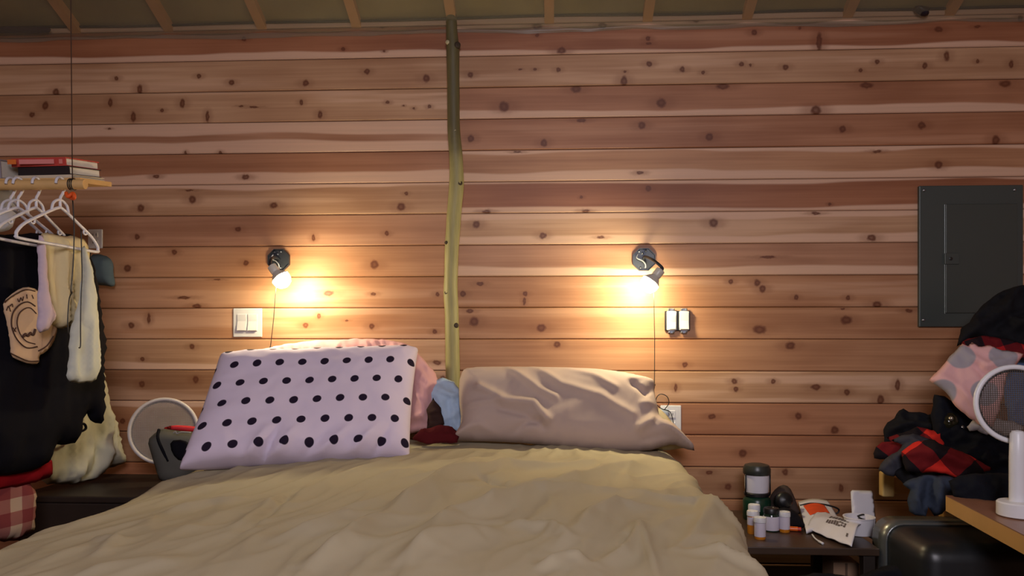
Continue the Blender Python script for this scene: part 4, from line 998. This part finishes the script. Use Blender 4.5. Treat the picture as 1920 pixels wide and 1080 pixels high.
for a in (math.radians(200), math.radians(-20), math.radians(90)):
    d = Vector((math.cos(a), math.sin(a), 0)) * .0495; MB().tube([L0 + d + Vector((0, 0, .098)), L0 + d + Vector((0, 0, .182))], .0028, 6).build('guard_post', M_black, t, True)
# dark pouch behind
t = thing('headlamp_pouch', P(1478, 985, 3.16), 'dark grey pouch with a round black headlamp behind the jars', 'pouch')
blob('pouch_body', [(1436, 966), (1440, 940), (1448, 922), (1465, 908), (1480, 912), (1490, 932), (1498, 955), (1502, 966)], plane_at(1470, 960, 3.20), fabric('brown_grey_nylon', srgb(72, 62, 58)), t, front=.05, back=.03, R=.04, res=.010, cr=.006, cs=9, seed=71)
q = P(1470, 938, 3.11); MB().lathe([(.0, -.03), (.030, -.026), (.034, -.004), (.031, .010), (.022, .018), (0, .021)], q, (.1, -1, .3), 22).build('headlamp', M_black, t, True)
blob('dark_flap', [(1440, 968), (1462, 950), (1490, 955), (1506, 978), (1512, 990), (1480, 992), (1450, 990)], plane_at(1480, 975, 3.02, (0, -.9, .4)), fabric('black_nylon', srgb(24, 22, 26)), t, front=.025, back=.03, R=.03, res=.010, cr=.006, cs=10, seed=72)
# jars and bottles
M_amber = plain('amber_plastic', srgb(206, 128, 36), .25, var=.05); M_label = plain('paper_label', srgb(214, 206, 218), .7, var=.05, scale=60); M_cap = plain('white_cap', srgb(226, 226, 228), .4, var=.03)
M_glass_d = plain('dark_green_glass', srgb(30, 48, 36), .15)
def bottle(px, py, r, h, label, cap_h=.017, body=M_amber, lab=M_label, cap=M_cap, capr=1.12, lz=(.22, .85)):
    B = on_ns(px, py); t = thing('pill_bottle', B, label, 'bottle')
    hb_ = h - cap_h
    MB().lathe([(r * .94, 0), (r, .003), (r, hb_ - .006), (r * .85, hb_)], B, n=22).build('body', body, t, True, auto=40)
    MB().lathe([(r * 1.012, hb_ * lz[0]), (r * 1.018, hb_ * lz[0] + .001), (r * 1.018, hb_ * lz[1]), (r * 1.012, hb_ * lz[1] + .001)], B, n=22).build('label', lab, t, True, auto=40)
    MB().lathe([(r * .8, hb_ - .001), (r * capr, hb_), (r * capr, h - .004), (r * (capr - .08), h), (r * .5, h), (r * .45, h - .0015), (0, h - .0015)], B, n=22).build('cap', cap, t, True, auto=40)
    return t
bottle(1414, 990, .0195, .088, 'tallest white capped bottle, at the back beside the lantern', .026, body=M_cap, lz=(.1, .5))
bottle(1411, 1000, .0185, .082, 'amber pill bottle with white cap nearest the bed', lz=(.5, .92))
bottle(1425, 1010, .0195, .076, 'amber pill bottle with a pale label standing frontmost', lz=(.16, .96))
bottle(1446, 995, .0285, .084, 'wide jar with white label and dark lid among the pill bottles', .018, body=M_glass_d, cap=M_black, capr=1.0, lz=(.08, .82))
bottle(1471, 997, .0185, .074, 'amber pill bottle with pale label beside the black pouch', lz=(.2, .96))
# orange lighter
q = on_ns(1487, 996)
t = thing('lighter', q, 'orange plastic lighter lying in front of the pill bottles', 'lighter')
d = Vector((.9, -.25, 0)).normalized()
MB().tube([q + Vector((0, 0, .009)) - d * .026, q + Vector((0, 0, .009)) + d * .016], .0085, 10).build('body', plain('orange_plastic', srgb(240, 110, 40), .3), t, True, auto=40)
MB().tube([q + Vector((0, 0, .009)) + d * .016, q + Vector((0, 0, .009)) + d * .028], .0075, 10).build('metal_head', plain('red_head', srgb(196, 60, 40), .4), t, True, auto=40)
# white applicator stick
q = [on_ns(x, y) + Vector((0, 0, .005)) for x, y in ((1523, 1005), (1528, 1012), (1536, 1018), (1543, 1022))]
t = thing('plastic_stick', q[0], 'small white plastic stick lying at the nightstand front edge', 'stick')
MB().tube(spline(q, 4), [.0030] * 8 + [.0045] * 5, 8).build('stick', M_cap, t, True)
# magazine with orange picture, plastic mailer on top of it
def sheet(name, corners, mat, parent, T=.004, bend=None, nu=20, nv=12):
    BL, BR, TR, TL = [Vector(c) for c in corners]; V = []; F = []
    for k in (0, 1):
        for i in range(nu + 1):
            for j in range(nv + 1):
                u, v = i / nu, j / nv; p = BL * (1 - u) * (1 - v) + BR * u * (1 - v) + TR * u * v + TL * (1 - u) * v
                p = p + Vector((0, 0, (bend(u, v) if bend else 0) - T * k)); V.append(p)
    S = (nu + 1) * (nv + 1); idx = lambda i, j: i * (nv + 1) + j
    for i in range(nu):
        for j in range(nv):
            f = (idx(i, j), idx(i + 1, j), idx(i + 1, j + 1), idx(i, j + 1)); F.append(f); F.append(tuple(S + a for a in reversed(f)))
    ring = [idx(i, 0) for i in range(nu)] + [idx(nu, j) for j in range(nv)] + [idx(i, nv) for i in range(nu, 0, -1)] + [idx(0, j) for j in range(nv, 0, -1)]
    for a, b_ in zip(ring, ring[1:] + ring[:1]): F.append((b_, a, a + S, b_ + S))
    return mesh_obj(name, V, F, mat, parent, True)
M_magw = plain('white_paper', srgb(226, 222, 226), .7, var=.03); M_or = plain('orange_print_page', srgb(236, 84, 34), .5, var=.35, scale=18); M_redp = plain('red_print_page', srgb(190, 40, 36), .5, var=.2)
up = lambda px, py, z: PZ(px, py, NZ_ + z)
t = thing('magazine', up(1540, 985, 0), 'white magazine with an orange picture lying on the nightstand', 'magazine')
bend = lambda u, v: .010 * math.sin(math.pi * u) + .012 * v
sheet('pages', [up(1512, 996, .012), up(1580, 985, .012), up(1552, 944, .03), up(1497, 946, .03)], M_magw, t, .010, bend)
sheet('picture', [up(1519, 966, .0315), up(1556, 962, .0315), up(1545, 946, .0425), up(1506, 948, .0425)], M_or, t, .0008, lambda u, v: .008 * math.sin(math.pi * u))
t = thing('plastic_packet', up(1575, 1010, 0), 'curled white plastic packet with dark print lying over the magazine', 'packet')
pb = lambda u, v: .030 * math.sin(math.pi * min(1, v * 1.02)) * (.55 + .6 * u) + .004 * float(pn(u * 5, v * 4, 3))
mc = [up(1512, 990, .012), up(1597, 1024, .014), up(1620, 985, .030), up(1540, 958, .036)]
sheet('packet', mc, plain('white_poly', srgb(222, 220, 228), .35, var=.06, scale=12), t, .003, pb, 26, 18)
def on_packet(u, v):
    BL, BR_, TR, TL = mc; p = BL * (1 - u) * (1 - v) + BR_ * u * (1 - v) + TR * u * v + TL * (1 - u) * v
    return p + Vector((0, 0, pb(u, v) + .0012))
M_print = plain('grey_print', srgb(92, 84, 84), .7)
rng = random.Random(3)
for (v0, v1, u0, u1, k) in ((.52, .72, .34, .80, 7), (.30, .46, .34, .78, 8)):
    du = (u1 - u0) / k
    for i in range(k):
        a = u0 + du * i; w2 = du * rng.uniform(.72, .92); vv0 = v0 + rng.uniform(0, .02); vv1 = v1 - rng.uniform(0, .03)
        mesh_obj('print_mark', [on_packet(a, vv0), on_packet(a + w2, vv0), on_packet(a + w2, vv1), on_packet(a, vv1)], [(0, 1, 2, 3)], M_print, t)
mesh_obj('print_mark', [on_packet(.84, .12), on_packet(.88, .12), on_packet(.88, .2), on_packet(.84, .2)], [(0, 1, 2, 3)], M_print, t)
# paper bowl behind, card leaning at the suitcase
q = up(1610, 1003, 0)
t = thing('paper_tub', q, 'white paper tub standing beside the plastic packet', 'tub')
MB().lathe([(.040, 0), (.044, .002), (.052, .060), (.055, .062), (.055, .065), (.050, .065), (.043, .006), (0, .005)], q + Vector((.005, .01, 0)), n=32).build('tub', M_magw, t, True, auto=40)
t = thing('white_card', up(1625, 975, 0), 'white rounded card leaning upright at the back of the nightstand', 'card')
c0 = P(1618, 965, 3.02); 
mb = MB(); nrm = Vector((.25, -.92, .30)).normalized()
blob('card', [(1595, 922), (1598, 919), (1634, 920), (1638, 924), (1641, 960), (1645, 1008), (1640, 1014), (1601, 990), (1597, 960)], (c0, nrm), M_magw, t, front=.003, back=.004, R=.003, res=.012, it=0)
o = MB(); q = [P(x, y, 2.985) for x, y in ((1608, 968), (1618, 965), (1630, 968), (1640, 973))]
tt = thing('eyeglasses', q[0], 'dark folded glasses lying against the white card', 'glasses')
MB().tube(spline(q, 4), .0035, 6).build('frame', M_black, tt, True)
q2 = [P(x, y, 2.98) for x, y in ((1610, 970), (1620, 974), (1632, 974), (1640, 972))]
MB().tube(spline(q2, 4), .0028, 6).build('temple', M_black, tt, True)
q = [P(x, y, 3.25) for x, y in ((1500, 948), (1520, 944), (1545, 946), (1565, 951), (1573, 956), (1570, 962), (1560, 964))]
tt = thing('black_cable', q[0], 'black cable looping behind the magazine on the nightstand', 'cable')
MB().tube(spline(q, 5), .0035, 7).build('cable', M_black, tt, True)
# under the nightstand
q = P(1583, 1058, 2.95)
t = thing('cardboard_box', (q.x, q.y, .118), 'small brown cardboard carton on the shelf under the nightstand', 'box')
MB().box((q.x - .045, 2.93, .1185), (q.x + .045, 3.05, .24), .002).build('carton', plain('cardboard', srgb(150, 118, 92), .8), t)
MB().box((q.x - .004, 2.928, .12), (q.x + .004, 2.932, .238)).build('tape_strip', plain('tape', srgb(96, 74, 58), .5), t)
o = blob('tissue_wad', [(1606, 1040), (1615, 1035), (1628, 1036), (1628, 1041), (1612, 1046)], plane_at(1617, 1040, 2.86, (0, -.9, .4)), M_magw, front=.008, back=.006, R=.010, res=.006, cr=.003, cs=20, seed=77)
tag(o, 'small white tissue scrap under the nightstand top', 'tissue')
o = blob('floor_clothes', [(1470, 1120), (1480, 1085), (1520, 1074), (1570, 1076), (1600, 1082), (1640, 1068), (1690, 1052), (1740, 1044), (1780, 1075), (1800, 1130), (1600, 1150)], plane_at(1600, 1090, 2.66, (0, -.85, .5)), fabric('black_floor_cloth', srgb(20, 20, 26)), front=.06, back=.05, R=.06, res=.014, cr=.03, cs=8, jit=.006, cloth=True, seed=79)
tag(o, 'heap of black clothes on the floor in front of the suitcase', 'clothing')

# suitcase
M_case = plain('black_shell', srgb(30, 32, 34), .38); M_rim = plain('silver_rim', srgb(128, 132, 130), .3, .7)
sx0 = P(1646, 1000, 2.80).x; 
t = thing('suitcase', (sx0 + .3, 2.62, 0), 'black hard suitcase with silver rim standing under the desk', 'suitcase')
MB().box((sx0, 2.46, .02), (sx0 + .60, 2.82, .425), .055, seg=4).build('shell', M_case, t, True)
ring = []
for (ax_, az_, a0) in ((sx0 + .055, .075, 180), (sx0 + .545, .075, 270), (sx0 + .545, .370, 0), (sx0 + .055, .370, 90)):
    for k in range(7):
        a = math.radians(a0 + 15 * k); ring.append(Vector((ax_ + .058 * math.cos(a), 2.80, az_ + .058 * math.sin(a))))
V = []; 
for y in (2.72, 2.83):
    V += [Vector((p.x, y, p.z)) for p in ring]
n_r = len(ring); F = [(i, (i + 1) % n_r, (i + 1) % n_r + n_r, i + n_r) for i in range(n_r)]
o = mesh_obj('rim', V, F, M_rim, t, True); sm = o.modifiers.new('thick', 'SOLIDIFY'); sm.thickness = .008; sm.offset = 0
for x in (sx0 + .06, sx0 + .50):
    MB().lathe([(.018, -.02), (.018, .02)], (x, 2.64, .018), (0, 1, 0), 14).build('wheel', M_black, t)

# ------------------------------------------------------------------ desk at the right with its pile of clothes
DZ = .545
M_ply = plain('varnished_plywood', srgb(206, 160, 92), .4, var=.14, scale=10)
A_ = PZ(1780, 932, DZ); B_ = PZ(1920, 1003, DZ); dv = (A_ - B_).normalized(); pv = Vector((dv.y, -dv.x, 0))
bk = A_ + dv * .70; fr = B_ - dv * .55
t = thing('desk', ((A_ + B_) / 2 + pv * .3).to_tuple()[:2] + (0,), 'wooden desk with a thick yellow plywood top at the right edge', 'desk')
pl = [fr, fr + pv * .75, bk + pv * .75, bk + pv * .16, A_ + dv * .03 + pv * .16, A_ + dv * .03]
pl = [Vector((min(p.x, XR - .02), min(p.y, YW - .02), 0)) for p in pl]; k6 = len(pl)
def desk_layer(nm, z0, z1, mm, grow=0.0):
    V = [Vector((p.x, p.y, z1)) for p in pl] + [Vector((p.x, p.y, z0)) for p in pl]
    mesh_obj(nm, V, [tuple(range(k6)), tuple(range(2 * k6 - 1, k6 - 1, -1))] + [(i, i + k6, (i + 1) % k6 + k6, (i + 1) % k6) for i in range(k6)], mm, t)
desk_layer('desk_top', DZ - .050, DZ - .003, M_ply)
desk_layer('laminate_surface', DZ - .003, DZ, plain('brown_laminate', srgb(142, 100, 78), .35, var=.12))
for p in (fr + dv * .06 + pv * .04, fr + dv * .06 + pv * .66, bk - dv * .10 + pv * .66, bk - dv * .10 + pv * .22):
    MB().box((p.x - .03, p.y - .03, 0), (p.x + .03, p.y + .03, DZ - .050), .004).build('leg', M_ply, t)
r0 = P(1655, 932, 3.12); r1 = P(1678, 886, 3.12)
MB().box((r0.x, 3.12, r0.z), (r1.x, 3.16, r1.z), .006).build('rail_end', plain('pale_stud', srgb(222, 190, 122), .6), t)
MB().box((r1.x - .004, 3.125, r0.z + .012), (r1.x + .42, 3.158, r1.z - .020)).build('wall_cleat', M_ply, t)

# white racket standing on the desk
q = PZ(1912, 968, DZ)
t, Cc, n_, e1, e2 = racket(P(1905, 758, q.y + .04), .107, (-.10, -.98, .10), 'white round mesh racket standing upright on its charging base on the desk', M_white, plain('steel_grid', srgb(120, 110, 100), .4, .5), step=.0060, wire=.0008, rimr=.0075)
MB().lathe([(.052, .0), (.058, .004), (.058, .038), (.054, .042), (.030, .044), (.0, .044)], q, n=30).build('base', M_white, t, True, auto=35)
hh = P(1902, 806, q.y).z - q.z
MB().lathe([(.0215, .04), (.0215, .16), (.0195, hh - .012), (.014, hh - .003), (0, hh)], q + Vector((-.006, 0, 0)), n=24).build('handle', M_white, t, True, auto=40)
MB().tube([q + Vector((-.004, .010, hh - .05)), q + Vector((0, .034, hh - .03)), Cc - e2 * .107], .011, 10).build('hinge', plain('yellowed_hinge', srgb(176, 160, 90), .5), t, True)

# pile of clothes
M_blk = fabric('black_fleece', srgb(26, 26, 30), .25); M_blk2 = fabric('black_denim', srgb(22, 24, 32), .25); M_char = fabric('charcoal_knit', srgb(62, 62, 70), .15); M_jean = fabric('washed_dark_denim', srgb(58, 66, 82), .15)
M_bplaid = plaid('buffalo_plaid', srgb(214, 50, 40), srgb(110, 26, 30), srgb(30, 24, 28), .15, .75, .03)
M_pdots = dots('pink_grey_dots', srgb(232, 182, 180), srgb(166, 160, 168), .13, .13, .34, True, .02, .03)
PN = Vector((-.25, -.93, .28)).normalized()
def cl(name, pts, px, py, Y, mat, label, cat='clothing', n=PN, **kw):
    k = dict(front=.030, back=.05, R=.07, res=.0095, cr=.026, cs=8.5, jit=.004, cloth=True, it=0); k.update(kw)
    return tag(blob(name, pts, (P(px, py, Y), n), mat, **k), label, cat)
cl('jacket', [(1794, 650), (1798, 630), (1804, 614), (1818, 604), (1826, 590), (1838, 576), (1860, 558), (1880, 545), (1905, 536), (1960, 528), (1985, 600), (1970, 662), (1920, 655), (1880, 640), (1850, 634), (1822, 634)], 1880, 600, 3.02, M_blk, 'black jacket on top of the clothes pile below the electrical panel', seed=81, front=.06, back=.09, R=.12, cr=.03, cs=7,
   folds=[([(1820, 625), (1850, 600), (1900, 560)], .025, .016), ([(1850, 632), (1885, 600), (1930, 580)], -.025, .014), ([(1870, 640), (1905, 615), (1940, 605)], .025, .016), ([(1836, 590), (1870, 572)], .02, .014)])
cl('plaid_shirt', [(1800, 646), (1815, 634), (1850, 630), (1880, 634), (1930, 648), (1975, 655), (1975, 690), (1920, 676), (1880, 668), (1840, 660)], 1880, 650, 2.95, plaid('red_plaid', srgb(176, 34, 36), srgb(100, 22, 28), srgb(34, 22, 28), .11, .3, .02), 'red plaid shirt sandwiched under the black jacket', seed=83, front=.02, cr=.014)
cl('jeans', [(1880, 694), (1900, 672), (1930, 664), (1985, 664), (1985, 800), (1890, 800)], 1925, 720, 2.945, fabric('blue_denim', srgb(76, 96, 136), .15), 'blue denim folded behind the dotted blanket at the frame edge', seed=84, front=.02, cr=.014)
cl('blanket', [(1743, 713), (1756, 698), (1768, 684), (1780, 668), (1796, 655), (1804, 644), (1815, 648), (1822, 642), (1835, 650), (1856, 648), (1880, 656), (1918, 664), (1905, 685), (1890, 702), (1880, 745), (1872, 775), (1862, 802), (1838, 798), (1815, 782), (1795, 765), (1780, 745), (1762, 728)], 1830, 720, 2.88, M_pdots, 'pink blanket with big grey dots draped over the clothes pile', 'blanket', seed=85, front=.03, back=.03, R=.10, cr=.012, cs=6,
   folds=[([(1800, 656), (1850, 690), (1912, 668)], .016, .016), ([(1760, 705), (1800, 735), (1850, 790)], .014, .018), ([(1830, 690), (1850, 720), (1845, 770)], -.016, .013), ([(1880, 690), (1862, 730), (1858, 790)], .016, .013)])
cl('grey_shirt', [(1812, 800), (1826, 786), (1850, 782), (1900, 790), (1920, 800), (1905, 830), (1875, 812), (1850, 816), (1832, 806), (1818, 808)], 1865, 803, 2.845, fabric('grey_jersey', srgb(176, 172, 176)), 'pale grey shirt end below the dotted blanket', seed=86, front=.012, back=.02, R=.03, cr=.012, cs=14)
cl('trousers', [(1752, 740), (1772, 742), (1800, 762), (1850, 800), (1910, 812), (1970, 800), (1975, 935), (1900, 940), (1820, 935), (1780, 915), (1765, 870), (1750, 820), (1745, 775)], 1860, 865, 2.88, M_blk2, 'black trousers filling the middle of the clothes pile', 'trousers', seed=87, front=.05, back=.10, R=.14, cr=.035, cs=7,
   folds=[([(1780, 850), (1850, 872), (1920, 860)], .03, .018), ([(1790, 810), (1860, 835), (1910, 830)], .025, .018), ([(1800, 900), (1860, 905), (1930, 890)], .03, .018)])
cl('hooded_top', [(1658, 806), (1664, 792), (1676, 784), (1686, 770), (1694, 766), (1704, 772), (1724, 772), (1740, 778), (1752, 775), (1768, 790), (1776, 815), (1750, 836), (1700, 838), (1675, 836), (1660, 832)], 1715, 800, 3.04, M_blk, 'black hooded top on the left shoulder of the clothes pile', seed=88, front=.03, back=.08, cr=.028, cs=10,
   folds=[([(1665, 810), (1710, 795), (1760, 805)], .022, .012), ([(1690, 775), (1720, 785)], .016, .010)])
cl('red_flannel', [(1637, 850), (1642, 838), (1655, 830), (1672, 828), (1662, 820), (1690, 812), (1720, 800), (1745, 806), (1768, 812), (1775, 840), (1740, 852), (1700, 848), (1672, 860), (1650, 862), (1638, 860)], 1700, 835, 2.955, M_bplaid, 'crumpled red flannel sleeve at the far left of the clothes pile', 'shirt', seed=94, front=.025, back=.05, cr=.02, cs=10)
cl('charcoal_sweater', [(1646, 880), (1652, 870), (1664, 858), (1682, 846), (1692, 834), (1672, 826), (1690, 816), (1712, 812), (1732, 818), (1748, 824), (1738, 836), (1716, 842), (1712, 856), (1698, 868), (1690, 884), (1676, 894), (1662, 890)], 1700, 850, 2.90, M_char, 'charcoal sweater sleeve poking out beside the buffalo plaid shirt', 'sweater', seed=89, front=.022, back=.04, R=.04, cr=.020, cs=12, folds=[([(1655, 880), (1690, 848), (1720, 830)], .016, .010)])
cl('buffalo_plaid_shirt', [(1690, 848), (1702, 838), (1722, 826), (1752, 824), (1766, 832), (1790, 842), (1815, 852), (1838, 866), (1862, 880), (1840, 888), (1815, 893), (1798, 898), (1772, 888), (1745, 884), (1722, 886), (1700, 882), (1692, 868)], 1760, 860, 2.80, M_bplaid, 'red and black buffalo plaid shirt across the front of the clothes pile', 'shirt', seed=90, front=.035, back=.05, R=.06, cr=.016, cs=8, folds=[([(1700, 850), (1750, 846), (1810, 870)], .018, .014), ([(1740, 870), (1790, 884)], -.014, .012)])
cl('dark_skirt', [(1674, 884), (1694, 872), (1730, 880), (1770, 884), (1805, 894), (1796, 912), (1750, 905), (1730, 912), (1712, 922), (1696, 910)], 1735, 893, 2.86, M_blk, 'black cloth squeezed under the plaid shirt at the desk edge', seed=91, front=.02, back=.05, R=.04, cr=.018, cs=12)
cl('dark_jeans', [(1694, 908), (1712, 896), (1740, 890), (1775, 892), (1802, 900), (1798, 918), (1786, 934), (1776, 952), (1768, 964), (1752, 968), (1740, 950), (1736, 968), (1716, 966), (1704, 958), (1702, 940), (1708, 918)], 1750, 928, 2.76, M_jean, 'faded dark denim leg hanging over the desk edge', 'jeans', seed=92, front=.026, back=.03, R=.05, cr=.016, cs=9, stretch=(1.8, .7),
   folds=[([(1742, 900), (1736, 965)], -.03, .012), ([(1762, 902), (1758, 960)], .02, .012), ([(1722, 905), (1715, 960)], .016, .012)])
cl('black_leggings', [(1778, 902), (1800, 892), (1830, 886), (1900, 888), (1960, 900), (1960, 965), (1890, 962), (1850, 958), (1815, 944), (1786, 930)], 1850, 925, 2.58, M_blk2, 'black leggings lying nearest on the desk beside the racket', 'leggings', seed=93, front=.03, back=.05, R=.06, cr=.022, cs=8)
# glass bauble in the pile, its glints painted as small coloured lumps
q = P(1778, 792, 2.95)
t = thing('glass_bauble', q - Vector((0, 0, .03)), 'dark glass bauble with a yellow glint wedged in the clothes pile', 'bauble')
MB().lathe([(0, -.040), (.020, -.034), (.034, -.018), (.039, 0), (.034, .018), (.020, .034), (0, .040)], q, (.2, -.4, .9), 24).build('globe', plain('smoked_glass', srgb(40, 38, 24), .12, var=.5, scale=60), t, True)
for dx, dz, mm in ((.008, -.030, plain('yellow_green_glint', srgb(190, 190, 60), .25)), (.026, -.014, plain('silver_foil', srgb(200, 200, 190), .2, .8)), (-.01, .018, plain('silver_glint_b', srgb(190, 186, 170), .2, .8))):
    MB().lathe([(0, -.009), (.008, -.005), (.010, 0), (.007, .006), (0, .009)], q + Vector((dx, -.042, dz)), (.3, -.9, .3), 10).build('painted_glint', mm, t, True)
